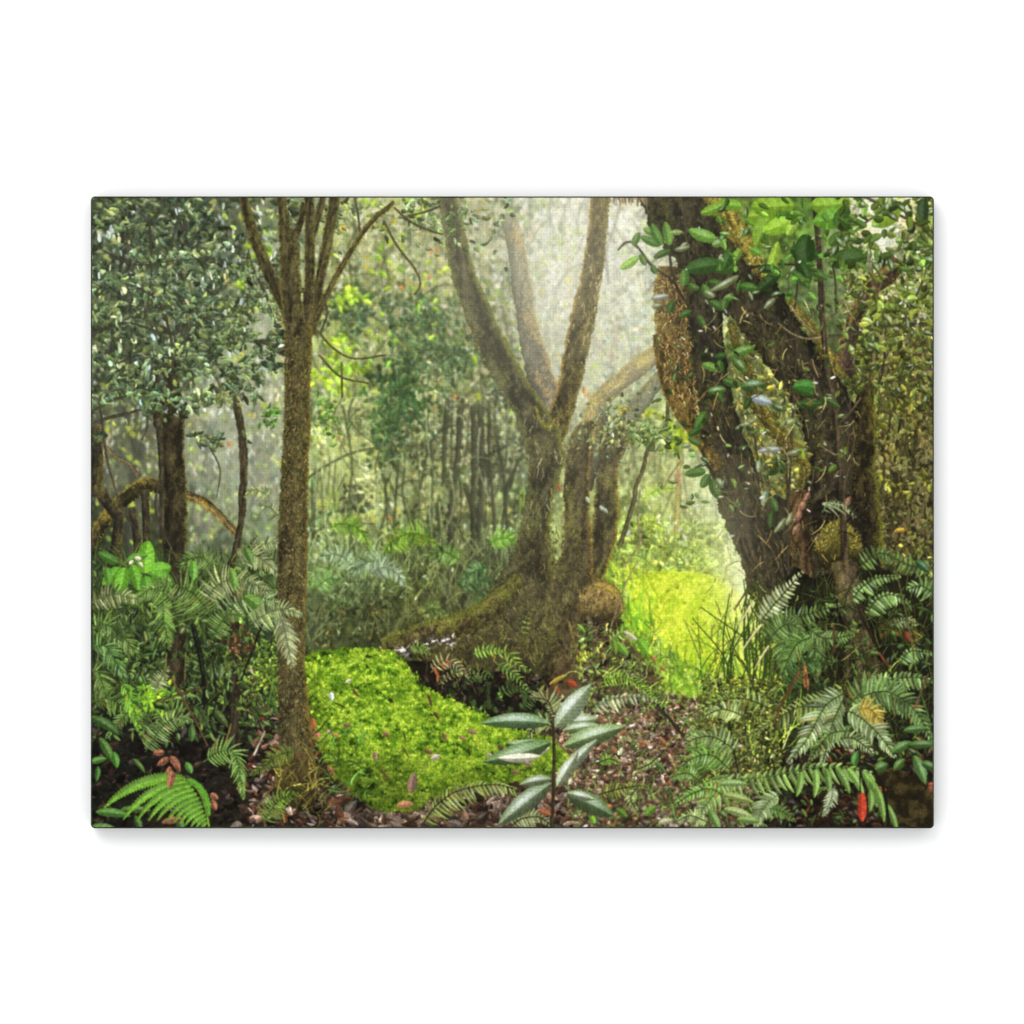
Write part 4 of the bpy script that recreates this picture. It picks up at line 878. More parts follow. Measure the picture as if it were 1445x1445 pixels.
for _x, _y, _a, _L, _w, _c in ((345, 840, .5, 50, 20, (90, 140, 60)), (350, 868, -.1, 40, 20, (110, 150, 86)), (325, 800, 1.2, 34, 12, (98, 150, 62)), (272, 790, 1.4, 30, 12, (100, 150, 56)), (345, 770, 1.0, 30, 12, (80, 124, 60)), (140, 1040, .9, 40, 13, (66, 110, 46)), (160, 1060, 1.2, 24, 11, (72, 122, 44)), (128, 1075, -.4, 24, 10, (74, 120, 46)), (138, 1080, 1.5, 22, 8, (60, 104, 40)), (128, 1010, .4, 48, 14, (58, 96, 46)), (215, 918, -1.4, 18, 9, (58, 92, 42)), (300, 935, 1.5, 26, 9, (80, 112, 66)), (312, 935, 1.5, 24, 9, (84, 116, 70)), (322, 938, 1.4, 22, 8, (80, 110, 66)), (300, 1000, .7, 34, 12, (60, 84, 40)), (270, 1022, 1.4, 24, 11, (66, 104, 50)), (188, 1070, .7, 26, 7, (70, 110, 48)), (262, 1075, .9, 18, 10, (84, 132, 50)), (135, 1145, -.05, 50, 13, (72, 116, 46)), (170, 1142, -.15, 44, 10, (66, 106, 44)), (250, 1150, 1.1, 26, 12, (60, 104, 44)), (128, 1166, -.05, 40, 12, (72, 120, 52)), (190, 1150, 1.0, 24, 10, (60, 100, 44))):
    leaves([_x], [_y], [_a], [_L], [_w], [rgb(*_c)], .35, veins=5, rib=.10, gloss=.22)
_n = 60; _x = rng.normal(212, 14, _n); _y = rng.normal(985, 9, _n)
leaves(_x, _y, rng.normal(0, 1.2, _n), 9, 5, jitcol(rgb(120, 166, 48), _n, .2), rib=.06)
_n = 260; _x = rng.normal(375, 22, _n); _y = rng.normal(945, 24, _n)
leaves(_x, _y, rng.normal(0, 1.5, _n), rng.uniform(4, 8, _n), rng.uniform(2, 4, _n), jitcol(rgb(98, 126, 50), _n, .3), rib=.03)
for _p, _c, _r in (([(270, 880), (280, 920), (286, 960), (288, 1000)], (26, 26, 20), 1.8), ([(274, 880), (286, 930), (290, 990)], (28, 28, 20), 1.2), ([(242, 955), (258, 985), (278, 1020), (293, 1052)], (116, 84, 56), 1.5), ([(222, 990), (255, 978), (292, 968)], (96, 72, 50), 1.4), ([(370, 880), (355, 920), (340, 960)], (24, 22, 16), 1.3), ([(300, 930), (305, 985), (295, 1020)], (40, 40, 28), 1.2), ([(375, 950), (385, 970), (392, 1010)], (110, 150, 60), 1), ([(385, 960), (378, 1000)], (100, 140, 56), 1), ([(358, 1065), (366, 1048), (374, 1030)], (196, 182, 160), 1.6), ([(314, 1060), (322, 1035), (326, 1020)], (150, 130, 70), 1.6), ([(235, 920), (233, 960)], (120, 116, 60), 1), ([(262, 920), (260, 965)], (110, 106, 54), 1)):
    twig(_p, rgb(*_c), _r, _r * .7)
_n = 50; _x = rng.normal(336, 10, _n); _y = rng.normal(910, 9, _n)
leaves(_x, _y, rng.normal(0, 1.5, _n), 8, 3, jitcol(rgb(84, 58, 42), _n, .35), rib=.02)

# ---- left: the slender tree in front ---------------------------------------------------------
_bk = dict(dark=rgb(48, 44, 30), mid=rgb(92, 84, 54), moss=rgb(104, 98, 50))
_rl = (rgb(150, 140, 66), .75)
for _p, _sd in (([(340, 262, 6), (346, 290, 6.5), (356, 325, 7.5), (369, 360, 8), (386, 398, 9), (404, 432, 11), (416, 465, 12)], 31), ([(475, 262, 7), (469, 300, 7.5), (461, 345, 7.5), (452, 390, 7), (444, 430, 8), (436, 470, 10)], 32),
                ([(457, 262, 4), (453, 290, 4.5), (446, 315, 4.5), (441, 335, 4)], 33), ([(436, 262, 7), (437, 310, 6.5), (437, 360, 7), (437, 400, 7), (433, 440, 9), (428, 480, 12)], 34),
                ([(396, 262, 6), (399, 295, 6.5), (402, 320, 9), (408, 350, 14), (410, 400, 14), (414, 440, 15), (420, 480, 17)], 35), ([(430, 285, 4), (424, 312, 4.5), (414, 338, 6)], 36)):
    tube(_p, lx=.15, mossy=.3, rimL=_rl, rimR=(rgb(150, 140, 78), .65), rw=.35, fuzz=.5, fuzzcol=rgb(140, 130, 70), seed=_sd, **_bk)
tube([(556, 284, 2.2), (545, 294, 3), (530, 306, 3.4), (510, 330, 3.4), (490, 362, 3.6), (470, 398, 3.8), (455, 430, 4), (446, 452, 4)], lx=-.2, mossy=.35, rimR=(rgb(190, 166, 80), .6), fuzz=1., fuzzcol=rgb(180, 156, 76), seed=37, **_bk)
for _p in ([(500, 276), (505, 300), (508, 326)], [(541, 310), (560, 345), (585, 378), (593, 400), (585, 415)], [(556, 292), (580, 312), (605, 324), (625, 330)], [(575, 304), (600, 298), (622, 290)], [(448, 465), (470, 490), (500, 505), (545, 500)], [(450, 500), (480, 530), (520, 540)], [(455, 420), (462, 440), (452, 470)], [(482, 510), (483, 560)]):
    twig(_p, rgb(84, 74, 54), 1.5, 1.1)
tube([(421, 455, 17), (421, 490, 18.5), (420, 540, 18), (419, 600, 18.5), (416, 660, 18.5), (414, 720, 20), (413, 780, 20.5), (412, 840, 20), (411, 900, 19), (412, 960, 20), (415, 1020, 23), (418, 1065, 26), (420, 1100, 27), (419, 1125, 25)], lx=.16, mossy=.32,
     rimL=(rgb(122, 118, 76), .5), rimR=(rgb(164, 134, 58), .75), rw=.3, fuzz=1.2, fuzzcol=rgb(144, 122, 60), seed=38, rough=.07, **_bk)
_n = 3200; _i = rng.uniform(470, 1110, _n); _x = np.interp(_i, [470, 660, 840, 960, 1065, 1110], [421, 416, 412, 412, 418, 420]) + rng.uniform(-17, 17, _n)
blades(_x, _i, rng.normal(1.57, .5, _n), rng.uniform(2.5, 6, _n), .8, jitcol(rgb(92, 84, 50), _n, .30), rng.normal(0, .5, _n))
patch([(392, 1060), (440, 1060), (446, 1110), (440, 1140), (395, 1140), (388, 1100)], lambda X, Y: rgb(70, 58, 34) * (.4 + 1.1 * fbm(X * .2, Y * .12, 3))[..., None] * (1.2 - .6 * smooth(1060, 1140, Y))[..., None], 6)
for _k in range(120):
    _x = rng.uniform(385, 452); _y = rng.uniform(1080, 1150)
    blades([_x], [_y], [rng.normal(-1.2, .8)], [rng.uniform(8, 36)], [rng.uniform(.9, 1.8)], [jitcol(rgb(92, 92, 44), 1, .4)[0]], rng.normal(0, 1))
twig([(390, 1060), (396, 1090), (392, 1120), (402, 1160)], rgb(150, 150, 66), 1.3, 1)
twig([(362, 1140), (385, 1110), (410, 1080)], rgb(116, 90, 50), 1.5, 1)
frond([(352, 880), (375, 866), (400, 858), (428, 868)], 22, 22, 5, rgb(122, 146, 104), bend=.3, teeth=5, drop=.45, vary=.25, gloss=.3)
frond([(394, 866), (400, 882), (406, 908), (412, 940)], 22, 26, 5, rgb(136, 158, 122), aL=62, aR=62, gloss=.55, drop=.1, teeth=5)
# ferns at its foot and in the bottom left corner
frond([(286, 1075), (310, 1060), (332, 1065), (344, 1125)], 24, 30, 5.5, rgb(104, 150, 74), aL=60, aR=70, gloss=.25, drop=.3, teeth=5, rib=.06)
frond([(420, 1058), (390, 1066), (372, 1082), (352, 1092)], 22, 20, 4, rgb(88, 112, 48), gloss=.1, drop=.3, teeth=4)
frond([(372, 1160), (392, 1130), (420, 1118)], 16, 22, 4, rgb(92, 126, 44), drop=.3)
for _x, _y, _a, _L in ((238, 1068, 2.4, 20), (243, 1066, 1.0, 26), (240, 1080, 1.7, 26), (232, 1060, 2.9, 16), (298, 1128, 1.0, 16), (296, 1120, .4, 14), (228, 1160, -.3, 34)):
    leaves([_x], [_y], [_a], [_L], [10], [rgb(146, 98, 72)], .3, half=.2, rib=-.1, tex=.25)
# bright arching fern: long toothed pinnae hanging left of the rachis
for (_x, _y), (_u, _v), _w in zip(((262, 1098), (266, 1102), (270, 1107), (274, 1113), (278, 1119), (281, 1125), (284, 1131), (286, 1137), (288, 1143), (290, 1149), (291, 1154), (292, 1159)),
                                 ((149, 1139), (176, 1155), (195, 1157), (211, 1157), (223, 1157), (237, 1158), (246, 1160), (254, 1162), (262, 1164), (270, 1166), (277, 1168), (284, 1170)), (19, 15, 13, 12, 11, 10, 9, 9, 8, 8, 7, 7)):
    _L = math.hypot(_u - _x, _v - _y) * 1.03
    leaves([_x], [_y], [math.atan2(_v - _y, _u - _x) + .5], [_L], [_w], [rgb(106, 152, 48) * rng.uniform(.9, 1.08)], -1.0, teeth=int(_L / 4.4), half=-.14, rib=.10, shape=(.42, .75), veins=int(_L / 4.4), vein_amp=.16, gloss=.15, tex=.16)
for _x, _y, _a, _L in ((262, 1100, .1, 20), (268, 1103, .25, 22), (274, 1108, .4, 24), (279, 1115, .5, 22), (283, 1122, .6, 20), (287, 1130, .75, 16), (290, 1140, .9, 12)):
    leaves([_x], [_y], [_a], [_L], [9], [rgb(86, 140, 44)], .4, teeth=5, rib=.08)
twig([(295, 1166), (290, 1140), (280, 1115), (262, 1099)], rgb(110, 150, 46), 1.6, 1)
leaves([243, 240], [1086, 1066], [1.65, .9], [26, 20], [12, 9], [rgb(146, 98, 72), rgb(158, 106, 78)], .2, rib=-.1, tex=.25)
# ---- right: leafy ground behind the great tree -----------------------------------------------
haze(1250, 350, 60, 70, rgb(206, 214, 170), .55)
scatter(900, (1190, 276, 1318, 540), (8, 15), .5, .3, .3, colr=rgb(66, 82, 42), thr=.40, ang=(.3, 1.0), clump=.8, gloss=.2)
flecks(1500, (1190, 276, 1318, 560), (5, 12), 1.6, .5, .1, ratio=.45, ang=(.5, 1))
scatter(700, (1190, 300, 1318, 540), (8, 14), .5, .25, .2, colr=rgb(104, 126, 60), thr=.44, ang=(.3, 1.0), clump=.7, gloss=.3)
scatter(1500, (1210, 500, 1318, 800), (6, 13), .45, .35, .4, thr=.3, clump=1.1, ang=(1.2, .8))
haze(1246, 330, 17, 34, rgb(246, 247, 240), .8); haze(1230, 296, 22, 14, rgb(240, 244, 224), .55)
sparkle(170, (1195, 290, 1318, 480), (3, 8), rgb(226, 234, 210), lum=.1, ang=(1, 1))
sparkle(110, (1230, 470, 1318, 700), (3, 8), rgb(196, 206, 120), lum=.2)
for _k in range(28):
    _x = rng.uniform(1228, 1320); _y = rng.uniform(480, 640); _l = rng.normal(0, 22); _h = rng.uniform(90, 220)
    twig([(_x, _y), (_x + _l * .5 + rng.normal(0, 5), _y + _h / 2), (_x + _l, _y + _h)], rgb(108, 100, 60) * rng.uniform(.45, 1.2), rng.uniform(.8, 3.2), rng.uniform(.8, 2.6))
tube([(1268, 366, 11), (1250, 388, 13), (1232, 405, 10), (1215, 430, 9), (1204, 455, 10), (1196, 490, 12), (1190, 530, 16)], rgb(50, 42, 32), rgb(100, 80, 62), rgb(150, 116, 50), .3, -.25, rimL=(rgb(196, 150, 66), .6), rw=.25, fuzz=.8, fuzzcol=rgb(180, 140, 60), seed=41)
tube([(1240, 600, 4), (1250, 640, 5), (1265, 665, 5.5), (1272, 700, 5), (1280, 760, 5)], rgb(50, 44, 28), rgb(100, 90, 50), rgb(120, 112, 48), .4, .2)
tube([(1278, 570, 3.5), (1296, 600, 4), (1316, 640, 4)], rgb(120, 104, 50), rgb(170, 150, 80), rgb(160, 146, 60), .3, -.2)
for _k in range(60):
    _x = rng.uniform(1232, 1318); _y = rng.uniform(720, 860); _a = rng.normal(-1.4, .7)
    twig([(_x, _y), (_x + 30 * math.cos(_a), _y + 30 * math.sin(_a))], rgb(96, 80, 46) * rng.uniform(.4, 1.3), 1.2, .7)
_n = 300; _x = rng.uniform(1225, 1318, _n); _y = rng.uniform(720, 870, _n)
leaves(_x, _y, rng.normal(.5, 1, _n), rng.uniform(6, 13, _n), rng.uniform(3, 6, _n), jitcol(rgb(74, 84, 42), _n, .45), rng.normal(0, .5, _n), gloss=.4 * (rng.random(_n) < .2))
leaves([1262], [748], [-.1], [18], [7], [rgb(196, 160, 50)], 0)

flecks(700, (1225, 480, 1318, 760), (4, 11), 1.7, .5, .1, ratio=.4, ang=(1, .9))
scatter(260, (1225, 500, 1318, 740), (6, 12), .5, .3, .3, colr=rgb(110, 122, 60), thr=.4)
# ---- right: the great leaning tree -----------------------------------------------------------
RB = dict(dark=rgb(35, 33, 25), mid=rgb(68, 62, 45), moss=rgb(86, 82, 42))
GO = rgb(196, 156, 56)
tube([(944, 375, 14), (943, 410, 20), (947, 450, 22), (953, 500, 22), (960, 540, 22), (968, 580, 16)], rgb(54, 46, 30), rgb(100, 84, 52), rgb(122, 102, 54), .5, -.1, rimL=(rgb(168, 142, 76), .7), rimR=(rgb(160, 138, 72), .6), rw=.3, fuzz=2.2, fuzzcol=rgb(176, 148, 76), rough=.12, seed=51)
tube([(984, 350, 30), (989, 410, 26), (995, 460, 25), (1000, 510, 26), (1012, 560, 29), (1032, 615, 36), (1058, 690, 50), (1082, 760, 46), (1098, 820, 42), (1112, 880, 40), (1120, 930, 40)], lx=-.05, mossy=.26, rimL=(rgb(84, 78, 46), .4), rough=.07, grain=2.0, contrast=.6, speck=.18, seed=52, **RB)
tube([(930, 470, 10), (946, 540, 14), (966, 580, 14), (990, 622, 10), (1014, 660, 8)], rgb(44, 36, 22), rgb(90, 76, 44), rgb(150, 120, 46), .35, 0, rimL=(rgb(150, 122, 56), .7), fuzz=1, fuzzcol=rgb(176, 140, 60), seed=53)
tube([(946, 240, 58), (978, 310, 56), (1018, 366, 48), (1056, 415, 42), (1086, 458, 39), (1118, 502, 37), (1150, 550, 37), (1174, 600, 42), (1184, 650, 46), (1184, 700, 52), (1180, 760, 58), (1176, 830, 56), (1174, 900, 54), (1178, 960, 50)], lx=-.02, mossy=.28, rough=.06, grain=2.2, contrast=.6, speck=.18, seed=54, **RB)
_wedge = [(1028, 440), (1040, 458), (1072, 505), (1104, 552), (1128, 596), (1138, 640), (1128, 712), (1078, 690), (1050, 610), (1034, 560), (1024, 500)]
patch(_wedge, lambda X, Y: rgb(104, 112, 64) * (.4 + 1.2 * fbm(X * .15, Y * .15, 3))[..., None], 5)
_n = 420; _x = rng.uniform(1030, 1140, _n); _y = rng.uniform(448, 690, _n); _k = inside(_x, _y, _wedge); _x, _y = _x[_k], _y[_k]; _n = len(_x)
leaves(_x, _y, rng.normal(.5, 1, _n), rng.uniform(7, 14, _n), rng.uniform(3.5, 6.5, _n), jitcol(rgb(112, 122, 62), _n, .4), rng.normal(0, .5, _n), gloss=.5 * (rng.random(_n) < .3), rib=.04)
sparkle(60, (1040, 460, 1120, 640), (4, 9), rgb(196, 206, 150), where=lambda x, y: inside(x, y, _wedge))
# moss glowing along its upper side
for _p, _a in (([(1000, 262, 16), (1020, 292, 16), (1036, 320, 14), (1052, 345, 12), (1068, 372, 10), (1084, 396, 7)], 1.0), ([(1112, 420, 4), (1128, 442, 6), (1146, 462, 6), (1160, 484, 5), (1174, 508, 6), (1186, 528, 4)], .9), ([(1064, 560, 8), (1086, 596, 11), (1108, 622, 12), (1128, 640, 10), (1136, 662, 7), (1130, 684, 4)], .8), ([(1032, 455, 4), (1040, 490, 5), (1056, 530, 7), (1068, 566, 7)], .65), ([(1150, 470, 3), (1166, 505, 4), (1190, 530, 4)], .8)):
    tube(_p, rgb(96, 84, 38) * _a, rgb(150, 138, 60) * _a, rgb(170, 158, 70) * _a, .5, .35, fuzz=3.0, fuzzcol=rgb(176, 164, 76) * _a, rough=.35, speck=.4, seed=60 + _a)
tube([(1222, 540, 14), (1222, 600, 14), (1220, 660, 15), (1222, 700, 18), (1226, 760, 20), (1228, 830, 18), (1232, 880, 14)], rgb(34, 30, 20), rgb(72, 62, 38), rgb(98, 92, 34), .35, .2, rimR=(rgb(140, 140, 50), .85), rw=.35, fuzz=1.4, fuzzcol=rgb(130, 128, 50), seed=55)
tube([(1130, 690, 12), (1126, 730, 14), (1132, 790, 16), (1140, 850, 14)], rgb(50, 40, 26), rgb(104, 80, 52), rgb(100, 92, 40), .35, -.2, rimL=(rgb(140, 120, 60), .6), fuzz=.8, seed=56)
patch([(1148, 712), (1180, 690), (1210, 705), (1228, 735), (1222, 790), (1200, 800), (1160, 800), (1142, 770)], lambda X, Y: rgb(34, 30, 22) * (.4 + 1.2 * fbm(X * .12, Y * .12, 3))[..., None], 5)


def _knob(X, Y):
    n = fbm(X * .16, Y * .16, 3); s = vnoise(X * .85, Y * .8); u = np.hypot((X - 1180) / 36, (Y - 768) / 38)
    c = rgb(52, 46, 20) * (1 - n[..., None]) + rgb(116, 108, 46) * n[..., None]
    return c * ((1.35 - .9 * smooth(745, 800, Y) + .35 * smooth(.65, 1, u) * (Y < 775)) * (.7 + .6 * s))[..., None]


patch([(1152, 775), (1156, 752), (1168, 737), (1184, 732), (1200, 740), (1212, 758), (1217, 780), (1206, 800), (1180, 806), (1160, 798)], _knob, 4)
_n = 500; _a = rng.uniform(-3.3, .15, _n); _x = 1183 + 32 * np.cos(_a) * rng.uniform(.5, 1, _n); _y = 772 + 38 * np.sin(_a) * rng.uniform(.4, 1, _n)
blades(_x, _y, _a + rng.normal(0, .6, _n), rng.uniform(3, 7, _n), 1, jitcol(rgb(108, 102, 46), _n, .35), rng.normal(0, .5, _n))
# strands of moss, roots and bark lines on the trunk
_n = 1100; _y = rng.uniform(300, 930, _n); _x = np.interp(_y, [300, 400, 500, 600, 700, 930], [972, 1042, 1117, 1172, 1182, 1176]) + rng.uniform(-44, 46, _n)
blades(_x, _y, rng.normal(1.5, .5, _n), rng.uniform(2.5, 7, _n), rng.uniform(.7, 1.2, _n), jitcol(rgb(70, 64, 44), _n, .38), rng.normal(0, .6, _n))
_n = 320; _y = rng.uniform(560, 900, _n); _x = np.interp(_y, [560, 690, 820, 900], [1005, 1058, 1098, 1112]) + rng.uniform(-36, 40, _n)
blades(_x, _y, rng.normal(1.3, .3, _n), rng.uniform(6, 20, _n), rng.uniform(.7, 1.2, _n), jitcol(rgb(66, 59, 42), _n, .38), rng.normal(0, .4, _n))
_n = 900; _x = rng.uniform(926, 985, _n); _y = rng.uniform(385, 585, _n); _k = np.abs(_x - np.interp(_y, [385, 450, 585], [944, 947, 970])) < 22; _x, _y = _x[_k], _y[_k]; _n = len(_x)
blades(_x, _y, rng.normal(1.57, .5, _n), rng.uniform(3, 10, _n), rng.uniform(.7, 1.2, _n), jitcol(rgb(124, 104, 60), _n, .4), rng.normal(0, .6, _n))
ruffle(.9, .4)
for _x, _y, _s in ((1136, 706, 9), (1130, 720, 10), (1142, 694, 8), (1200, 700, 9), (1128, 738, 9)):
    leaves([_x], [_y], [2.0], [_s * 2], [_s], [rgb(142, 106, 82)], .3, rib=0, tex=.3)
for _p, _r in (([(1000, 560), (1026, 640), (1062, 720), (1100, 800), (1116, 860)], 1.4), ([(1020, 640), (1044, 720), (1064, 790), (1080, 840)], 1.8), ([(1040, 690), (1050, 770), (1072, 810), (1090, 850)], 1.3), ([(1012, 690), (1036, 750), (1052, 800), (1070, 830)], 1.5), ([(1034, 640), (1050, 730), (1070, 800)], 1.2), ([(1062, 600), (1080, 700), (1112, 800)], 1.2), ([(1125, 480), (1118, 600), (1113, 720), (1112, 830)], 1.8), ([(1110, 640), (1112, 760)], 1.4), ([(1066, 700), (1096, 770), (1110, 840)], 1.2), ([(1200, 560), (1196, 640), (1190, 700)], 1.2), ([(1036, 860), (1054, 830), (1060, 800)], 1.2), ([(1060, 800), (1056, 830), (1046, 866)], 1.2)):
    twig(_p, rgb(74, 64, 46), _r, _r * .8)
for _p in ([(960, 276), (968, 330), (976, 380)], [(908, 276), (912, 290), (916, 300)], [(876, 276), (880, 286)], [(890, 276), (894, 284)], [(900, 278), (900, 290)]):
    twig(_p, rgb(90, 80, 60), 1., .6)
_n = 60; _x = rng.uniform(865, 915, _n)
blades(_x, np.full(_n, 275.), rng.normal(1.57, .15, _n), rng.uniform(5, 16, _n), 1, jitcol(rgb(120, 104, 76), _n, .3))

# ---- right: sapling and twigs in front -------------------------------------------------------
for _p, _r, _c in (([(1148, 270), (1152, 310), (1156, 360), (1160, 420), (1161, 460), (1166, 510), (1178, 560), (1184, 620), (1188, 700), (1191, 780), (1194, 860), (1196, 950)], 3.6, (74, 62, 48)), ([(1318, 456), (1288, 458), (1250, 460), (1228, 465), (1195, 472), (1168, 473)], 2.4, (74, 66, 52)), ([(1168, 473), (1140, 477), (1118, 470), (1098, 455)], 1.6, (150, 132, 100)), ([(1318, 521), (1290, 516), (1262, 512), (1236, 517), (1192, 520)], 2.0, (84, 74, 56)), ([(1220, 276), (1250, 292), (1280, 308), (1318, 327)], 2.0, (70, 62, 46)), ([(1240, 300), (1215, 318), (1180, 345), (1150, 368)], 1.5, (96, 84, 62)),
                   ([(1212, 425), (1224, 440), (1240, 457)], 1.4, (84, 74, 54)), ([(1180, 420), (1200, 440), (1212, 460), (1225, 468)], 1.2, (104, 92, 60)), ([(1318, 360), (1296, 410), (1276, 450), (1256, 490), (1240, 530)], 1.4, (74, 70, 48)), ([(1250, 370), (1240, 410), (1230, 440)], 1.0, (120, 108, 66)), ([(1308, 443), (1290, 450), (1272, 458)], 1.3, (150, 146, 130)), ([(1250, 460), (1246, 520), (1230, 570)], 1.3, (60, 54, 38)), ([(1282, 308), (1276, 296)], 1.4, (60, 54, 40)), ([(1215, 560), (1200, 580), (1184, 596)], 1.4, (110, 92, 66)), ([(1184, 644), (1164, 632), (1154, 626)], 1.2, (150, 122, 90)), ([(1190, 690), (1200, 650), (1208, 610)], 1.3, (96, 80, 54)),
                   ([(1120, 340), (1125, 400), (1117, 460)], 1.3, (60, 56, 40)), ([(1115, 430), (1130, 450), (1150, 470)], 1.3, (160, 146, 110)), ([(1168, 350), (1178, 390), (1180, 440)], 1.4, (74, 66, 46))):
    twig(_p, rgb(*_c), _r, _r * .9 if _r > 3 else _r * .7)
tube([(1150, 272, 3.5), (1156, 360, 3.8), (1160, 440, 3.8), (1168, 520, 4), (1182, 600, 4.2), (1189, 720, 4.5), (1195, 860, 5), (1197, 950, 5)], rgb(48, 42, 32), rgb(88, 74, 54), rgb(100, 90, 48), .2, .25, rimR=(rgb(130, 114, 76), .5), seed=57)

# branch of glossy leaves hanging before the trunk
for _p in ([(890, 340), (902, 350), (918, 372), (948, 395), (968, 425), (984, 450), (1000, 480), (1012, 520), (1018, 560)], [(890, 340), (882, 342), (872, 352)], [(944, 345), (948, 380), (958, 410), (966, 425)], [(982, 425), (965, 440), (980, 448)], [(1020, 410), (1005, 440), (988, 452)], [(1005, 480), (1020, 540), (1036, 590), (1044, 640)], [(980, 660), (996, 655), (1008, 672), (1018, 690)], [(1000, 620), (992, 640), (1008, 668)], [(1036, 380), (1062, 376), (1100, 372), (1140, 374)]):
    twig(_p, rgb(56, 50, 38), 1.7, 1.0)


def gl(lst, c=(62, 98, 44), gloss=.12, **kw):
    for e in lst:
        x, y, a, L, w = e[:5]; cc = e[5] if len(e) > 5 else c; g = e[6] if len(e) > 6 else gloss
        if min(cc) > 140: cc = (104, 124, 88); g = .62
        if cc[1] > 155: cc = (cc[0] * .98, cc[1] * .93, cc[2] * 1.1)
        leaves([x], [y], [math.radians(a)], [L], [w], [rgb(*cc) * rng.uniform(.9, 1.1)], rng.normal(0, .25), veins=5, vein_amp=.05, rib=.10, gloss=g, shape=(.5, .6), half=.12, **kw)


gl([(893, 345, -60, 20, 10), (900, 362, 140, 30, 12, (112, 150, 56)), (903, 358, 60, 18, 9), (932, 345, -160, 30, 12, (70, 120, 50)), (925, 332, -140, 20, 10, (92, 140, 60)), (934, 345, -120, 34, 13, (66, 112, 48)), (938, 342, -50, 16, 9, (210, 226, 210), .7), (945, 345, -100, 34, 13, (92, 142, 62)), (946, 328, -10, 17, 8, (120, 160, 80)), (946, 352, 160, 26, 10, (54, 92, 40)), (926, 385, -120, 14, 9, (56, 92, 40)),
    (1010, 335, -175, 40, 18, (96, 150, 62), .3), (1005, 345, -20, 22, 12, (106, 156, 70), .5), (1018, 372, 178, 52, 24, (54, 94, 42)), (960, 348, -30, 12, 6, (214, 228, 214), .6), (952, 352, -10, 22, 8, (190, 206, 196), .7), (965, 402, -80, 24, 14, (66, 112, 50)), (972, 400, 40, 16, 10, (62, 104, 46)), (992, 400, 70, 22, 12, (74, 122, 54)), (1000, 396, 20, 22, 12, (58, 96, 42)), (1008, 418, -150, 16, 9, (214, 226, 220), .8), (1002, 424, 30, 24, 12, (64, 104, 48)), (918, 420, -5, 26, 9, (130, 156, 128), .8), (920, 432, -10, 14, 8, (236, 238, 228), .5), (950, 424, 120, 18, 12, (50, 84, 38)), (975, 438, 160, 18, 10, (56, 92, 42)), (985, 444, 60, 20, 10, (60, 96, 44)), (1020, 425, -30, 18, 10, (190, 200, 176), .5),
    (1012, 520, -160, 22, 12, (96, 150, 66)), (1016, 525, -90, 18, 12, (70, 116, 52)), (1020, 535, 20, 26, 12, (60, 100, 46)), (1024, 548, 170, 26, 12, (66, 106, 48), .6), (1010, 550, 60, 20, 10, (52, 88, 40)), (1032, 500, -20, 34, 14, (84, 134, 56), .35), (1034, 505, 40, 26, 14, (70, 116, 50), .5), (1026, 500, 170, 18, 10, (46, 80, 36)), (1045, 545, -10, 38, 18, (54, 90, 42), .6), (1060, 560, 10, 30, 14, (140, 160, 140), .7), (990, 602, 150, 22, 11, (50, 84, 38)), (996, 580, 120, 28, 14, (62, 104, 44)), (975, 626, 165, 14, 8, (222, 228, 222), .6), (988, 625, -160, 18, 10, (60, 92, 46)), (996, 664, 175, 30, 13, (60, 98, 46)), (1000, 668, 110, 22, 13, (58, 96, 44)), (1005, 675, 80, 30, 15, (54, 90, 40), .1), (1010, 675, 40, 16, 10, (150, 170, 150), .5)])
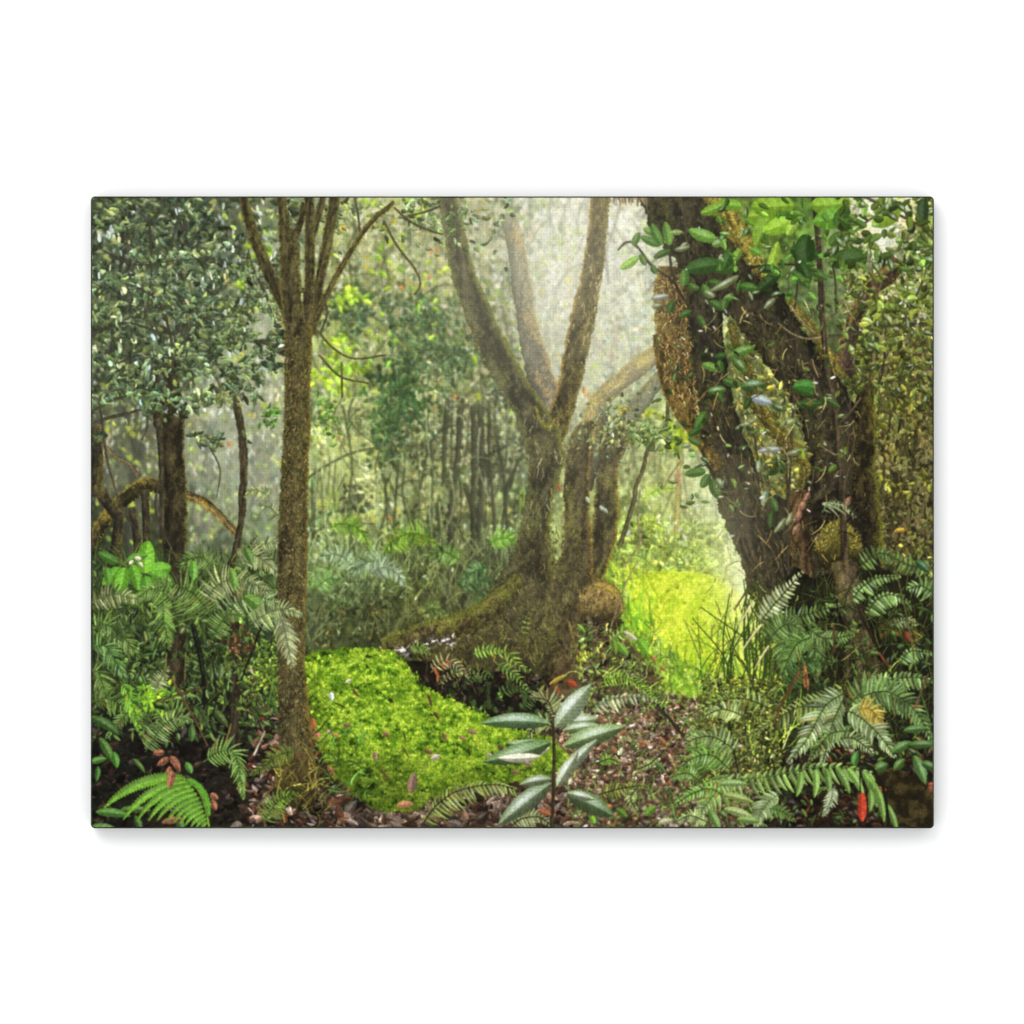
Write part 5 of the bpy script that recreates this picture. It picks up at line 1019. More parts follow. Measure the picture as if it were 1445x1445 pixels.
# large leaves at the top right, some lit through
gl([(1096, 296, 160, 42, 26, (142, 186, 48)), (1090, 300, 125, 52, 26, (126, 170, 44)), (1120, 288, 175, 60, 34, (138, 184, 46)), (1130, 300, 145, 60, 26, (134, 182, 46)), (1098, 340, 105, 70, 15, (136, 172, 48)), (1124, 304, 108, 30, 14, (150, 192, 62)), (1200, 284, 170, 56, 34, (122, 164, 44)), (1196, 300, 160, 50, 30, (96, 140, 46)), (1046, 290, -170, 34, 16, (110, 160, 44)), (1026, 285, 150, 40, 16, (120, 170, 46)), (1268, 292, 140, 44, 28, (124, 160, 40)), (1240, 296, -15, 34, 15, (44, 64, 38)), (1304, 278, 100, 40, 17, (46, 72, 46)), (1116, 350, 20, 40, 26, (48, 82, 38)), (1140, 330, 110, 46, 28, (44, 76, 36)), (1128, 368, 60, 34, 18, (46, 78, 36)), (1224, 360, 172, 56, 30, (58, 92, 44)), (1180, 320, -60, 34, 22, (54, 92, 40)), (1190, 312, 10, 34, 16, (72, 112, 50)), (1170, 345, -40, 26, 16, (62, 100, 44)),
    (1040, 375, 175, 30, 18, (60, 100, 44)), (1042, 388, 145, 46, 10, (226, 232, 226), .5), (1070, 378, 0, 28, 13, (40, 64, 34)), (1100, 380, 130, 44, 17, (44, 72, 36)), (1118, 382, 40, 34, 12, (60, 96, 44)), (1140, 380, 15, 30, 12, (70, 110, 50)), (1045, 402, 10, 24, 13, (70, 120, 50)), (1030, 350, 100, 30, 18, (54, 92, 40)), (1058, 350, 20, 18, 11, (104, 152, 54)), (1036, 366, -60, 18, 12, (120, 166, 50)), (1094, 420, 140, 22, 9, (206, 214, 206), .6), (1056, 410, 60, 14, 5, (206, 214, 206), .5), (1024, 420, 100, 16, 12, (66, 106, 46)),
    (1118, 545, 10, 34, 15, (52, 90, 40)), (1150, 545, -170, 30, 18, (62, 112, 44)), (1122, 570, 0, 40, 14, (44, 76, 36)), (1160, 560, 20, 30, 10, (60, 90, 46)), (1090, 570, 30, 22, 10, (70, 96, 56), .6), (1068, 590, 150, 34, 8, (170, 186, 170), .6), (1100, 600, -15, 26, 12, (110, 130, 76), .6), (1070, 636, -10, 34, 9, (150, 160, 136), .5), (1072, 648, 95, 18, 10, (150, 170, 150), .7), (1110, 640, -10, 30, 9, (120, 140, 104), .6), (1120, 620, 30, 20, 11, (110, 120, 56)), (1130, 632, 80, 16, 8, (120, 140, 40)), (1096, 650, 60, 20, 12, (46, 70, 36)), (1082, 690, 110, 24, 10, (120, 150, 130), .6), (1088, 700, 70, 22, 11, (64, 96, 50)), (1108, 730, 115, 26, 8, (190, 200, 196), .6), (1118, 722, 110, 20, 8, (180, 190, 180), .6), (1180, 655, 140, 14, 9, (80, 116, 50)), (1090, 720, 100, 24, 11, (52, 78, 38)), (1100, 660, 150, 20, 10, (56, 84, 40)), (1060, 560, 120, 20, 9, (46, 80, 36))])
# smaller leaves over the trunk and to the right
for _bx, _n, _c, _s in (((930, 480, 1090, 720), 70, (54, 80, 42), (7, 14)), ((1060, 380, 1200, 680), 70, (64, 84, 42), (6, 13)), ((1190, 370, 1318, 500), 120, (92, 112, 56), (9, 18)), ((1180, 276, 1318, 380), 110, (66, 92, 44), (10, 22)), ((1200, 480, 1318, 560), 60, (72, 92, 46), (8, 15)), ((1010, 276, 1200, 420), 70, (66, 104, 44), (9, 18))):
    _x = rng.uniform(_bx[0], _bx[2], _n); _y = rng.uniform(_bx[1], _bx[3], _n)
    leaves(_x, _y, rng.normal(.4, 1.1, _n), rng.uniform(_s[0], _s[1], _n), rng.uniform(_s[0] * .45, _s[1] * .5, _n), jitcol(rgb(*_c), _n, .32), rng.normal(0, .4, _n), gloss=.7 * (rng.random(_n) < .28), rib=.08, tilt=rng.uniform(-.5, .4, _n))
sparkle(60, (960, 300, 1180, 760), (3, 8), rgb(200, 208, 196), lum=.15, ang=(1, 1), ratio=.35)
_n = 300; _x = rng.uniform(990, 1215, _n); _y = rng.uniform(420, 900, _n)
blades(_x, _y, rng.normal(1.5, .6, _n), rng.uniform(8, 30, _n), .9, jitcol(rgb(110, 100, 62), _n, .4), rng.normal(0, .6, _n))
# little fern on the knob
for _a, _L in ((-.2, 22), (.1, 24), (.35, 20)):
    blades([1160], [710], [_a], [_L * 1.6], [3], [rgb(150, 176, 140)], .7)
frond([(1160, 722), (1172, 706), (1190, 710), (1208, 728)], 10, 16, 3, rgb(140, 170, 126), aL=0, fL=0, gloss=.4, drop=.4)

# ---- right: dark foot of the tree, ferns ----------------------------------------------------
patch([(1090, 850), (1120, 800), (1150, 812), (1230, 800), (1330, 820), (1330, 1000), (1240, 985), (1180, 960), (1110, 960)], lambda X, Y: rgb(30, 28, 18) * (.3 + 1.2 * fbm(X * .1, Y * .1, 3))[..., None], 8)
tube([(1190, 790, 18), (1200, 850, 18), (1212, 890, 16), (1222, 925, 17), (1226, 960, 20), (1222, 1010, 24)], rgb(60, 50, 34), rgb(128, 110, 84), rgb(104, 94, 40), .35, -.15, fuzz=.6, fuzzcol=rgb(120, 110, 50), seed=58, rough=.12)
tube([(1240, 890, 12), (1262, 884, 10), (1300, 900, 16)], rgb(40, 36, 18), rgb(96, 84, 40), rgb(110, 98, 40), .5, -.1, seed=59)
tube([(1195, 850, 4.5), (1196, 960, 4.5)], rgb(48, 40, 30), rgb(92, 76, 54), rgb(90, 80, 44), .2, .25)
_n = 900; _x = rng.uniform(1080, 1318, _n); _y = rng.uniform(830, 1060, _n); _o = np.argsort(_y)
blades(_x[_o], _y[_o], rng.normal(-1.4, .7, _n), rng.uniform(10, 44, _n), rng.uniform(.7, 1.5, _n), jitcol(rgb(54, 66, 34), _n, .5), rng.normal(0, .8, _n))
_n = 500; _x = rng.uniform(1080, 1318, _n); _y = rng.uniform(830, 1160, _n)
leaves(_x, _y, rng.normal(.8, 1, _n), rng.uniform(6, 15, _n), rng.uniform(3, 6, _n), jitcol(rgb(46, 66, 34), _n, .45), rng.normal(0, .5, _n), gloss=.4 * (rng.random(_n) < .2))
patch([(1235, 1090), (1262, 1082), (1290, 1090), (1330, 1110), (1330, 1180), (1250, 1180)], lambda X, Y: (rgb(36, 30, 16) * (1 - smooth(.4, .7, fbm(X * .09, Y * .09)))[..., None] + rgb(74, 64, 34) * smooth(.4, .7, fbm(X * .09, Y * .09))[..., None]) * (.6 + .6 * vnoise(X * .8, Y * .8))[..., None], 6)
# long grass at the edge of the clearing
_n = 210; _x = rng.uniform(985, 1110, _n); _y = rng.uniform(900, 1075, _n); _o = np.argsort(_y)
blades(_x[_o], _y[_o], rng.normal(-1.45, .35, _n), rng.uniform(26, 95, _n), rng.uniform(.9, 2.0, _n), jitcol(rgb(92, 116, 44), _n, .45), rng.normal(0, .8, _n))
for _k in range(18):
    _x = rng.uniform(1020, 1090); _y = rng.uniform(930, 1000)
    twig([(_x, _y), (_x + rng.normal(0, 6), _y - 60), (_x + rng.normal(0, 22), _y - 120)], rgb(56, 76, 30), 1.2, .6)
for _x, _y, _a, _L in ((1075, 880, 2.3, 50), (1062, 850, 2.2, 40), (1085, 910, 2.2, 40), (1020, 950, 2.2, 30)):
    blades([_x], [_y], [_a], [_L], [3.2], [rgb(206, 216, 176)], -.2)
_n = 1500; _x = rng.uniform(985, 1100, _n); _y = rng.uniform(955, 1110, _n)
leaves(_x, _y, rng.normal(.4, 1.2, _n), rng.uniform(4, 9, _n), rng.uniform(1.5, 3.5, _n), jitcol(rgb(78, 92, 46), _n, .5), rng.normal(0, .5, _n), gloss=.5 * (rng.random(_n) < .15), rib=.02)

RF = rgb(84, 118, 64); RW = rgb(122, 152, 108); RD = rgb(52, 84, 44)
for _pth, _n, _pl, _pw, _c, _kw in (
    ([(1070, 880), (1090, 855), (1112, 830), (1132, 806)], 16, 20, 7, rgb(150, 176, 140), dict(gloss=.6, drop=.2)), ([(1075, 905), (1100, 880), (1140, 866), (1185, 852)], 20, 22, 7, RF, dict(gloss=.4)), ([(1200, 850), (1214, 830), (1236, 815), (1270, 812)], 15, 22, 8, rgb(104, 144, 86), dict(gloss=.5, fL=.35)), ([(1222, 870), (1234, 848), (1256, 838), (1284, 848)], 14, 26, 8, rgb(110, 150, 92), dict(gloss=.55, fL=.3)), ([(1318, 800), (1290, 798), (1262, 788), (1232, 774)], 14, 18, 7, RF, dict(gloss=.3)), ([(1318, 836), (1300, 826), (1280, 830)], 8, 20, 7, rgb(100, 140, 84), dict(gloss=.5)), ([(1212, 800), (1240, 780), (1270, 790)], 12, 17, 6, RF, dict(gloss=.3)),
    ([(1140, 880), (1118, 886), (1104, 920), (1106, 955)], 22, 26, 6, RF, dict(gloss=.2)), ([(1150, 900), (1128, 905), (1112, 930), (1104, 956)], 20, 24, 6, rgb(78, 116, 58), dict(gloss=.2)), ([(1160, 880), (1150, 905), (1152, 960)], 18, 24, 6, RF, dict(gloss=.2)), ([(1085, 900), (1110, 880), (1135, 890)], 18, 22, 6, RF, dict(gloss=.2)), ([(1140, 885), (1165, 900), (1205, 895)], 16, 20, 6, RF, dict(gloss=.35)), ([(1110, 970), (1140, 935), (1175, 935)], 16, 20, 6, RD, dict()), ([(1270, 935), (1285, 918), (1318, 920)], 12, 20, 7, rgb(106, 150, 90), dict(gloss=.5, fL=.3)), ([(1262, 880), (1275, 874), (1295, 880)], 9, 14, 6, RW, dict(gloss=.3)),
    # the big clump
    ([(1196, 985), (1240, 962), (1290, 955), (1330, 965)], 20, 34, 9, rgb(110, 146, 92), dict(gloss=.3, fL=.45, drop=.35)), ([(1195, 1000), (1220, 975), (1262, 985), (1300, 1025)], 22, 34, 8, rgb(96, 134, 78), dict(gloss=.25, drop=.35)), ([(1205, 985), (1250, 975), (1290, 1000), (1316, 1045)], 20, 30, 8, rgb(92, 130, 76), dict(gloss=.25, drop=.35)),
    ([(1200, 965), (1160, 985), (1110, 1005), (1045, 1044)], 24, 34, 7, rgb(112, 140, 74), dict(gloss=.3, fR=.5, drop=.35)), ([(1195, 975), (1165, 995), (1140, 1040), (1112, 1075)], 24, 30, 8, rgb(120, 152, 110), dict(gloss=.6, drop=.3, gprob=.7)), ([(1190, 985), (1175, 1020), (1165, 1060), (1158, 1080)], 20, 22, 7, RW, dict(gloss=.6, drop=.3)), ([(1192, 1000), (1215, 1012), (1240, 1035), (1262, 1066)], 18, 30, 9, rgb(124, 156, 112), dict(gloss=.5, drop=.3)), ([(1175, 1045), (1200, 1040), (1225, 1055), (1232, 1065)], 14, 18, 6, RW, dict(gloss=.5, drop=.35)), ([(1200, 1030), (1172, 1035), (1150, 1060), (1140, 1080)], 14, 18, 6, RF, dict(gloss=.4))):
    frond(_pth, _n, _pl, _pw, _c, **{**dict(bend=.3, drop=.4, vary=.2, rach=rgb(60, 70, 36)), **_kw})
frond([(1210, 1000), (1228, 1000), (1244, 1018)], 9, 24, 7, rgb(164, 144, 66), drop=.3)
# bottom right: long low frond, hanging pinnae
frond([(1000, 1098), (1060, 1098), (1110, 1090), (1150, 1082), (1195, 1083), (1230, 1090)], 24, 34, 9, rgb(112, 152, 84), aL=70, aR=75, fL=.40, fR=1.0, bend=.4, gloss=.3, drop=.35, taper=.25, start=.05, shape=(.35, .7))
frond([(1030, 1090), (1020, 1105), (1000, 1130), (985, 1150)], 14, 34, 9, rgb(120, 156, 92), gloss=.6, drop=.2)
for _x, _y, _a, _L, _w in ((1180, 1082, .85, 42, 10), (1196, 1084, .8, 46, 11), (1218, 1088, .95, 54, 11), (1228, 1100, 1.0, 62, 12), (1236, 1110, 1.1, 50, 8), (1150, 1085, 1.35, 40, 10), (1165, 1084, 1.2, 38, 10), (1130, 1088, 1.5, 36, 10), (1228, 1115, 1.35, 30, 9), (1250, 1134, .95, 44, 9)):
    leaves([_x], [_y], [_a], [_L], [_w], [rgb(108, 156, 78) * rng.uniform(.85, 1.15)], .5, shape=(.35, .65), veins=7, gloss=.25, rib=.12)
frond([(1100, 1120), (1085, 1130), (1072, 1150), (1066, 1166)], 12, 22, 9, RW, gloss=.6, drop=.3)
frond([(1085, 1140), (1105, 1145), (1122, 1158)], 9, 14, 7, RF, drop=.3)
frond([(1178, 1108), (1172, 1130), (1162, 1150)], 14, 14, 4, rgb(150, 176, 150), gloss=.7, drop=.2)
for _x, _y, _a, _L, _w, _c in ((1020, 1120, .15, 46, 11, (130, 160, 90)), (1022, 1140, .2, 44, 12, (140, 170, 110)), (1015, 1105, -.1, 40, 10, (120, 160, 100)), (1040, 1155, 0, 34, 11, (110, 150, 80)), (1000, 1140, 1.0, 38, 12, (96, 140, 70)), (1260, 1060, -.6, 30, 14, (72, 118, 58)), (1275, 1030, -.2, 34, 11, (70, 114, 58)), (1282, 1050, -.1, 40, 12, (66, 106, 54)), (1290, 1065, 1.1, 44, 16, (84, 130, 72)), (1262, 1085, -.9, 22, 12, (70, 112, 46)), (1205, 1078, -1.4, 20, 12, (66, 122, 46)), (1300, 1075, .3, 24, 12, (60, 104, 48)), (1292, 790, .6, 26, 12, (50, 92, 58)), (1235, 1085, -.5, 20, 16, (66, 110, 50))):
    leaves([_x], [_y], [_a], [_L], [_w], [rgb(*_c)], .2, veins=7, gloss=.35, rib=.1)
leaves([1216], [1117], [1.55], [42], [13], [rgb(186, 66, 44)], 0, shape=(.5, .6), rib=.12, tex=.2)
twig([(1213, 1050), (1214, 1118)], rgb(40, 34, 26), 1, .8)
leaves([1278, 1310, 1310, 1240], [890, 1105, 1110, 1110], [1.2, .3, .6, .4], [16, 14, 12, 12], [7, 8, 8, 6], [rgb(130, 66, 48), rgb(150, 90, 60), rgb(140, 80, 54), rgb(150, 90, 50)], rib=0)
leaves([1135, 1137], [936, 950], [1.5, 1.4], [34, 24], [7, 6], [rgb(150, 104, 60), rgb(130, 88, 50)], .1, rib=0, tex=.4)
for _p, _c, _r in (([(1128, 946), (1116, 968), (1104, 990), (1092, 1020)], (112, 70, 44), 1.6), ([(1212, 860), (1234, 905), (1255, 940)], (40, 34, 24), 1.6), ([(1240, 920), (1256, 942)], (120, 66, 40), 1.6), ([(1290, 1000), (1302, 970), (1310, 950)], (112, 84, 56), 1.6), ([(1232, 1085), (1246, 1110), (1252, 1140), (1254, 1166)], (24, 24, 18), 1.8), ([(1255, 770), (1268, 820), (1282, 880), (1290, 930)], (96, 96, 52), 1.2), ([(1176, 880), (1178, 920)], (90, 60, 40), 1.4), ([(1026, 1000), (1034, 1050), (1042, 1090)], (40, 36, 26), 1.2), ([(1060, 960), (1075, 1000)], (60, 60, 36), 1.2), ([(1196, 1000), (1190, 970), (1198, 950)], (70, 60, 36), 1.3), ([(1290, 950), (1310, 1010), (1314, 1040)], (84, 120, 56), 1)):
    twig(_p, rgb(*_c), _r, _r * .8)
# fern patch right of the path
for _pth, _pl, _c in (([(1090, 1000), (1050, 985), (1010, 990), (970, 1010)], 20, (116, 150, 80)), ([(1000, 1090), (985, 1060), (980, 1035), (968, 1040)], 24, (84, 128, 60)), ([(1040, 1060), (1010, 1040), (985, 1040), (965, 1050)], 24, (120, 156, 104)), ([(1030, 1085), (1005, 1065), (980, 1068), (962, 1080)], 22, (96, 140, 70)), ([(1050, 1010), (1020, 1000), (990, 1012)], 16, (130, 160, 100)), ([(1020, 1120), (1000, 1112), (975, 1120), (950, 1136)], 16, (110, 150, 60)), ([(985, 1100), (970, 1090), (945, 1096)], 14, (90, 130, 60)), ([(1000, 1160), (975, 1150), (955, 1158)], 14, (130, 160, 110))):
    frond(_pth, 14, _pl, 7, rgb(*_c), gloss=.45, drop=.35, bend=.3, rach=rgb(60, 66, 30))
twig([(926, 996), (942, 1010), (956, 1028), (966, 1038)], rgb(54, 48, 34), 2.2, 1.6)

# ---- centre foreground ----------------------------------------------------------------------
frond([(846, 964), (868, 956), (890, 958), (912, 974), (930, 990)], 20, 14, 3, rgb(128, 170, 52), drop=.3)
frond([(836, 1003), (856, 988), (884, 983), (908, 982), (926, 988)], 15, 22, 6.5, rgb(150, 172, 140), aL=70, aR=80, fL=.35, gloss=.5, drop=.3)
for _pth, _n, _pl, _c in (([(700, 922), (716, 920), (732, 938), (748, 944)], 8, 16, (134, 176, 72)), ([(700, 935), (725, 950), (748, 975)], 10, 14, (110, 150, 70)), ([(668, 922), (686, 916), (708, 918)], 8, 12, (140, 180, 70)), ([(608, 948), (625, 932), (640, 935), (662, 955)], 12, 15, (140, 150, 110)), ([(618, 965), (640, 950), (664, 946), (684, 958)], 12, 8, (120, 120, 70)), ([(580, 918), (592, 912), (606, 922)], 8, 12, (110, 150, 70)), ([(860, 905), (880, 892), (905, 900)], 9, 12, (120, 160, 60)), ([(812, 930), (830, 922), (838, 920)], 7, 8, (170, 180, 60)), ([(740, 895), (745, 870), (752, 860)], 6, 8, (120, 140, 60))):
    frond(_pth, _n, _pl, 4.5, rgb(*_c), gloss=.25, drop=.3)
leaves([612, 618, 622, 628], [940, 950, 935, 930], [1.2, 1.6, 1.0, .6], [14, 12, 10, 10], [4, 4, 4, 4], [rgb(176, 96, 60)] * 4, rib=0)
for _x, _y, _a, _L, _w, _c in ((775, 965, -.6, 30, 6, (170, 150, 60)), (768, 966, 2.1, 16, 5, (130, 140, 70)), (800, 960, .4, 16, 10, (150, 66, 40)), (782, 968, .8, 14, 8, (140, 60, 36)), (870, 905, .8, 26, 11, (110, 150, 56)), (865, 900, 1.3, 24, 8, (104, 140, 60)), (880, 890, .5, 26, 7, (190, 200, 180)), (900, 900, .9, 26, 14, (112, 160, 50)), (920, 925, .9, 10, 6, (160, 110, 70)), (932, 940, .6, 9, 5, (150, 100, 66)), (688, 968, 1.5, 18, 7, (40, 60, 30)), (815, 880, .7, 16, 5, (130, 170, 60)), (850, 920, 1.1, 10, 6, (150, 160, 90))):
    leaves([_x], [_y], [_a], [_L], [_w], [rgb(*_c)], .2, rib=.05)
twig([(803, 876), (810, 905), (820, 928)], rgb(140, 116, 60), 1.4, 1)
# ferns beside the young plant
for _pth, _n, _pl, _c, _kw in (([(782, 1008), (774, 990), (764, 985), (750, 984)], 12, 30, (120, 140, 96), dict(aL=60, aR=60, fR=1, fL=.3, gloss=.5)), ([(780, 1025), (765, 1020), (750, 1030), (748, 1042)], 10, 18, (130, 150, 100), dict(gloss=.4)),
                               ([(594, 1166), (612, 1140), (636, 1120), (664, 1110), (700, 1106), (726, 1112)], 24, 30, (120, 150, 76), dict(aL=60, aR=75, fL=.45, fR=1, gloss=.45, taper=.35)), ([(735, 1166), (745, 1150), (752, 1140)], 12, 20, (110, 130, 90), dict(gloss=.3)), ([(720, 1166), (735, 1155), (760, 1152), (778, 1164)], 14, 18, (120, 140, 100), dict(gloss=.4)), ([(845, 1120), (875, 1112), (905, 1108), (915, 1112)], 14, 14, (112, 130, 60), dict(gloss=.2)), ([(900, 1110), (890, 1125), (898, 1142)], 9, 12, (120, 150, 90), dict(gloss=.4)), ([(930, 1066), (915, 1078), (895, 1086)], 9, 10, (120, 150, 90), dict(gloss=.4)), ([(845, 1075), (860, 1070), (875, 1076)], 8, 10, (116, 150, 60), dict())):
    frond(_pth, _n, _pl, 6, rgb(*_c), **{**dict(drop=.3, bend=.35, rach=rgb(40, 44, 26)), **_kw})
for _x, _y, _a, _L, _w, _c in ((870, 1140, .6, 20, 11, (80, 120, 50)), (910, 1150, -.8, 22, 12, (96, 140, 60)), (835, 1150, 1.2, 12, 8, (120, 170, 50)), (930, 1160, -.3, 20, 9, (170, 190, 160)), (925, 1075, .6, 16, 8, (80, 116, 70)), (850, 1140, -.4, 14, 9, (190, 110, 60)), (760, 1142, .3, 20, 9, (150, 90, 60))):
    leaves([_x], [_y], [_a], [_L], [_w], [rgb(*_c)], .2, veins=4)
# the young plant with long glossy leaves
PG = (1.0, 1.0, 1.0)


def big(x, y, a, L, w, c, bend=.25, gloss=.5, tilt=0., half=.2, rib=.22, sh=(.62, .62)):
    leaves([x], [y], [math.radians(a)], [L], [w * 1.08], [rgb(*c) * .85 + rgb(26, 30, 24)], bend, shape=(.70, .88), veins=12, vein_amp=.10, rib=rib, gloss=min(1, gloss * 1.6), tilt=tilt, half=half * 1.3, tex=.16, gcol=(.92, .95, .93))


big(779, 1047, 172, 66, 13, (104, 140, 104), .3, .5)
big(776, 1020, 190, 98, 21, (72, 110, 74), -.35, .45, half=.22)
big(800, 1016, 2, 44, 20, (112, 140, 112), -.2, .5)
big(794, 1030, -12, 52, 14, (100, 132, 92), .1, .55)
big(796, 1052, -22, 92, 25, (88, 122, 76), .15, .45, half=.25)
big(776, 1054, 158, 66, 12, (196, 214, 206), .1, .4)
big(777, 1046, 158, 100, 25, (64, 100, 58), .2, .3, half=.24)
big(762, 1066, 172, 60, 12, (206, 220, 214), .2, .4)
big(788, 1100, -52, 80, 17, (122, 150, 128), .2, .55)
big(786, 1108, -62, 56, 16, (136, 160, 140), .15, .6)
big(778, 1104, 146, 96, 25, (82, 108, 84), -.15, .5)
big(778, 1098, 178, 46, 14, (96, 120, 96), -.3, .5)
big(800, 1118, 22, 74, 26, (62, 92, 58), .15, .3)
big(800, 1118, 10, 40, 12, (116, 140, 120), .1, .5)
big(783, 1025, -53, 80, 27, (122, 152, 126), .12, .72, tilt=.12, half=.12)
tube([(780, 1012, 1.4), (782, 1060, 2.0), (781, 1110, 2.3), (779, 1170, 2.6)], rgb(38, 36, 24), rgb(70, 62, 40), rgb(60, 56, 36), .2, .3)
# ---- air, tone and the tooth of the print ----------------------------------------------------
haze(830, 370, 90, 120, rgb(232, 229, 212), .17)
haze(690, 420, 120, 110, rgb(206, 206, 178), .08)
haze(1020, 740, 40, 60, rgb(236, 238, 206), .18)
ruffle(.5, .5)
C[:] = blur(C, 1.0) * .8 + C * .2
_bl = blur(np.clip(C - .5, 0, 1), 14)
C[:] = 1 - (1 - np.clip(C, 0, 1)) * (1 - .5 * _bl)
mottle(.10, .55, 1.3)
np.clip(C, 0, 1, out=C)
INK = C.reshape(PH, SS, PW, SS, 3).mean((1, 3))

# =====================================================================================
#  2. THE PLACE: white wall, canvas print, soft studio light, camera
# =====================================================================================
scene = bpy.context.scene
col = scene.collection
PX = 0.4064 / PW                                                   # a 16 x 12 inch canvas; metres per picture unit
HW, HH, DEPTH, RAD, BEV = PW * PX / 2, PH * PX / 2, 0.012, 6.0 * PX, 0.0007
AMB, KEY = 1.18, 45.0
LIGHT = 1.30                                                       # light reaching the wall, so that white ink reads as white

img = bpy.data.images.new("printed_ink", PW, PH, alpha=False, float_buffer=False)
_rgba = np.ones((PH, PW, 4), np.float32)
_rgba[..., :3] = INK[::-1]
img.pixels.foreach_set(_rgba.ravel())
img.update(); img.pack()


def mat(name):
    m = bpy.data.materials.new(name); m.use_nodes = True
    nt = m.node_tree; nt.nodes.clear()
    out = nt.nodes.new("ShaderNodeOutputMaterial"); b = nt.nodes.new("ShaderNodeBsdfPrincipled")
    nt.links.new(b.outputs[0], out.inputs[0])
    return m, nt, b


def node(nt, kind, **kw):
    n = nt.nodes.new(kind)
    for k, v in kw.items():
        if hasattr(n, k): setattr(n, k, v)
        else: n.inputs[k.replace("_", " ")].default_value = v
    return n


def weave(nt, pitch):
    """warp and weft threads of the cloth as a height field (object coordinates, metres)"""
    co = node(nt, "ShaderNodeTexCoord"); hs = []
    for d in ("X", "Z"):
        w = node(nt, "ShaderNodeTexWave", wave_type='BANDS', bands_direction=d, wave_profile='SIN')
        w.inputs["Scale"].default_value = 2 * math.pi / (20 * pitch); w.inputs["Distortion"].default_value = 1.6
        w.inputs["Detail"].default_value = 2.0; w.inputs["Detail Scale"].default_value = 0.35
        nt.links.new(co.outputs["Object"], w.inputs["Vector"]); hs.append(w)
    mx = node(nt, "ShaderNodeMath", operation='ADD')
    nt.links.new(hs[0].outputs["Fac"], mx.inputs[0]); nt.links.new(hs[1].outputs["Fac"], mx.inputs[1])
    return mx


def bump(nt, b, h, strength, dist):
    bp = node(nt, "ShaderNodeBump"); bp.inputs["Strength"].default_value = strength; bp.inputs["Distance"].default_value = dist
    nt.links.new(h, bp.inputs["Height"]); nt.links.new(bp.outputs[0], b.inputs["Normal"])


# printed front: ink on woven cotton
m_print, nt, b = mat("printed_cotton")
tx = node(nt, "ShaderNodeTexImage", interpolation='Linear', extension='EXTEND'); tx.image = img
uv = node(nt, "ShaderNodeUVMap", uv_map="ink"); nt.links.new(uv.outputs[0], tx.inputs[0])
wv = weave(nt, 4.1 * PX)
rm = node(nt, "ShaderNodeMapRange"); rm.inputs["From Max"].default_value = 2.0
rm.inputs["To Min"].default_value = 0.935 / LIGHT; rm.inputs["To Max"].default_value = 1.045 / LIGHT
nt.links.new(wv.outputs[0], rm.inputs[0])
mul = node(nt, "ShaderNodeVectorMath", operation='SCALE')
nt.links.new(tx.outputs[0], mul.inputs[0]); nt.links.new(rm.outputs[0], mul.inputs["Scale"])
nt.links.new(mul.outputs[0], b.inputs["Base Color"])
b.inputs["Roughness"].default_value = 0.85; b.inputs["Specular IOR Level"].default_value = 0.06
bump(nt, b, wv.outputs[0], 0.25, 0.00006)

# wrapped sides: dark green-brown ink running round the stretcher
m_side, nt, b = mat("printed_edge_cotton")
co = node(nt, "ShaderNodeTexCoord"); nz = node(nt, "ShaderNodeTexNoise"); nz.inputs["Scale"].default_value = 140; nz.inputs["Detail"].default_value = 4
cr = node(nt, "ShaderNodeValToRGB"); cr.color_ramp.elements[0].position = .35; cr.color_ramp.elements[0].color = (.010, .012, .008, 1); cr.color_ramp.elements[1].position = .7; cr.color_ramp.elements[1].color = (.045, .055, .028, 1)
nt.links.new(co.outputs["Object"], nz.inputs["Vector"]); nt.links.new(nz.outputs[0], cr.inputs[0]); nt.links.new(cr.outputs[0], b.inputs["Base Color"])
b.inputs["Roughness"].default_value = 0.85; b.inputs["Specular IOR Level"].default_value = 0.06
bump(nt, b, weave(nt, 4.1 * PX).outputs[0], 0.25, 0.00006)

# matt white paint
m_wall, nt, b = mat("white_wall_paint")
co = node(nt, "ShaderNodeTexCoord"); nz = node(nt, "ShaderNodeTexNoise"); nz.inputs["Scale"].default_value = 420; nz.inputs["Detail"].default_value = 3
nt.links.new(co.outputs["Object"], nz.inputs["Vector"]); bump(nt, b, nz.outputs[0], 0.04, 0.0003)
b.inputs["Base Color"].default_value = (.86, .865, .87, 1); b.inputs["Roughness"].default_value = 0.9; b.inputs["Specular IOR Level"].default_value = 0.1


def mesh(name, verts, faces, material, parent=None, smooth_faces=False):
    me = bpy.data.meshes.new(name); me.from_pydata(verts, [], faces); me.validate(); me.update()
    me.materials.append(material)
    if smooth_faces: me.polygons.foreach_set("use_smooth", [True] * len(me.polygons))
    o = bpy.data.objects.new(name, me); col.objects.link(o)
    if parent: o.parent = parent
    return o


def ring(inset, y, n=10):
    """rounded rectangle in the plane of the wall, counter-clockwise seen from the front"""
    r = max(RAD - inset, 0.0004); w, h = HW - inset, HH - inset; v = []
    for cx, cz, a0 in ((w - r, h - r, 0), (-w + r, h - r, 90), (-w + r, -h + r, 180), (w - r, -h + r, 270)):
        for k in range(n + 1):
            a = math.radians(a0 + 90 * k / n); v.append((cx + r * math.cos(a), y, cz + r * math.sin(a)))
    return v


# the wall
wall = mesh("wall", [(-2, 0, -1.5), (2, 0, -1.5), (2, 0, 1.5), (-2, 0, 1.5)], [(0, 1, 2, 3)], m_wall)
wall["kind"] = "structure"; wall["label"] = "plain bright white wall behind the canvas print"; wall["category"] = "wall"

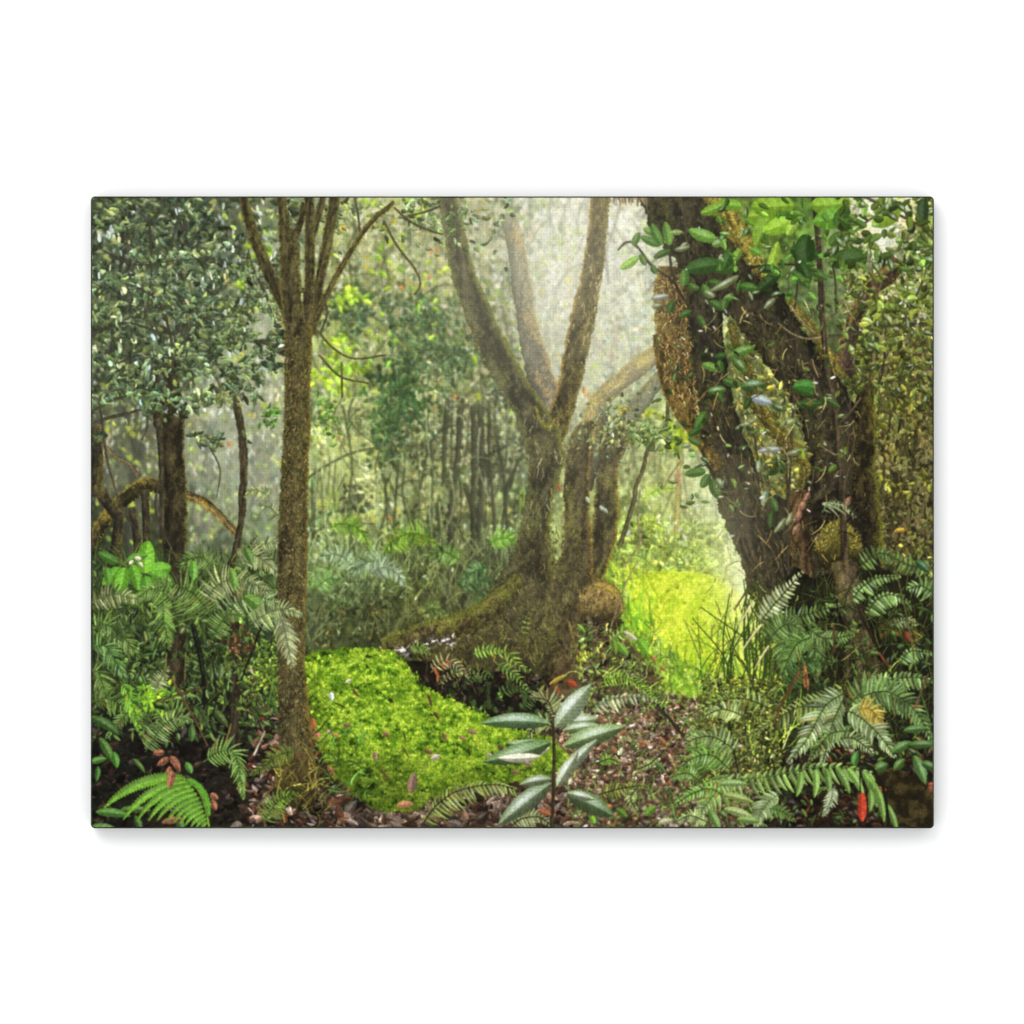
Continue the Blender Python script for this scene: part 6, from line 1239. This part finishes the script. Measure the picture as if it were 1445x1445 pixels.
# the canvas print
root = bpy.data.objects.new("canvas_print", None); col.objects.link(root)
root.location = (0, 0, 0); root.empty_display_size = .05
root["label"] = "frameless landscape canvas print of a misty mossy forest hanging on white wall"
root["category"] = "canvas print"

front = ring(BEV, -DEPTH)
fo = mesh("printed_front", front, [tuple(range(len(front)))], m_print, root)
uvl = fo.data.uv_layers.new(name="ink")
for lp in fo.data.loops:
    x, _, z = fo.data.vertices[lp.vertex_index].co
    uvl.data[lp.index].uv = ((x + HW) / (2 * HW), (z + HH) / (2 * HH))
fo["label"] = "flat woven front printed with trees, ferns and bright moss"

rings = []
for k in range(7):                                                 # the cloth turns over the stretcher in a small round
    a = math.radians(90 * k / 6)
    rings.append(ring(BEV * (1 - math.sin(a)), -DEPTH + BEV * (1 - math.cos(a))))
rings.append(ring(0, -0.0006))
verts = [p for r in rings for p in r]; m = len(rings[0]); faces = []
for i in range(len(rings) - 1):
    for j in range(m):
        k = (j + 1) % m
        faces.append((i * m + j, (i + 1) * m + j, (i + 1) * m + k, i * m + k))
so = mesh("wrapped_edge", verts, faces, m_side, root, True)
so["label"] = "dark printed cloth wrapped round the canvas sides"

# light: soft even daylight-white studio surround and one large soft lamp from the upper left
world = bpy.data.worlds.new("World"); scene.world = world; world.use_nodes = True
bg = world.node_tree.nodes["Background"]; bg.inputs[0].default_value = (1, 1, 1, 1); bg.inputs[1].default_value = AMB
la = bpy.data.lights.new("soft_lamp", 'AREA'); la.shape = 'RECTANGLE'; la.size = 2.0; la.size_y = 2.0; la.energy = KEY
la.color = (1.0, .995, .985)
lo = bpy.data.objects.new("soft_lamp", la); col.objects.link(lo)
from mathutils import Vector
lo.location = (-1.0, -2.6, 2.0)
lo.rotation_euler = (Vector((0, 0, 0)) - Vector(lo.location)).to_track_quat('-Z', 'Y').to_euler()

cam = bpy.data.cameras.new("camera"); co_ = bpy.data.objects.new("camera", cam); col.objects.link(co_)
DIST = 2.6
cam.sensor_width = 36; cam.lens = 36 * DIST / (1445 * PX); cam.clip_start = .05; cam.clip_end = 50
co_.location = (-0.5 * PX, -DEPTH - DIST, 0.5 * PX); co_.rotation_euler = (math.radians(90), 0, 0)
scene.camera = co_

vs = scene.view_settings
scene.display_settings.display_device = 'sRGB'
vs.view_transform = 'Standard'; vs.look = 'None'; vs.exposure = 0; vs.gamma = 1; vs.use_curve_mapping = False
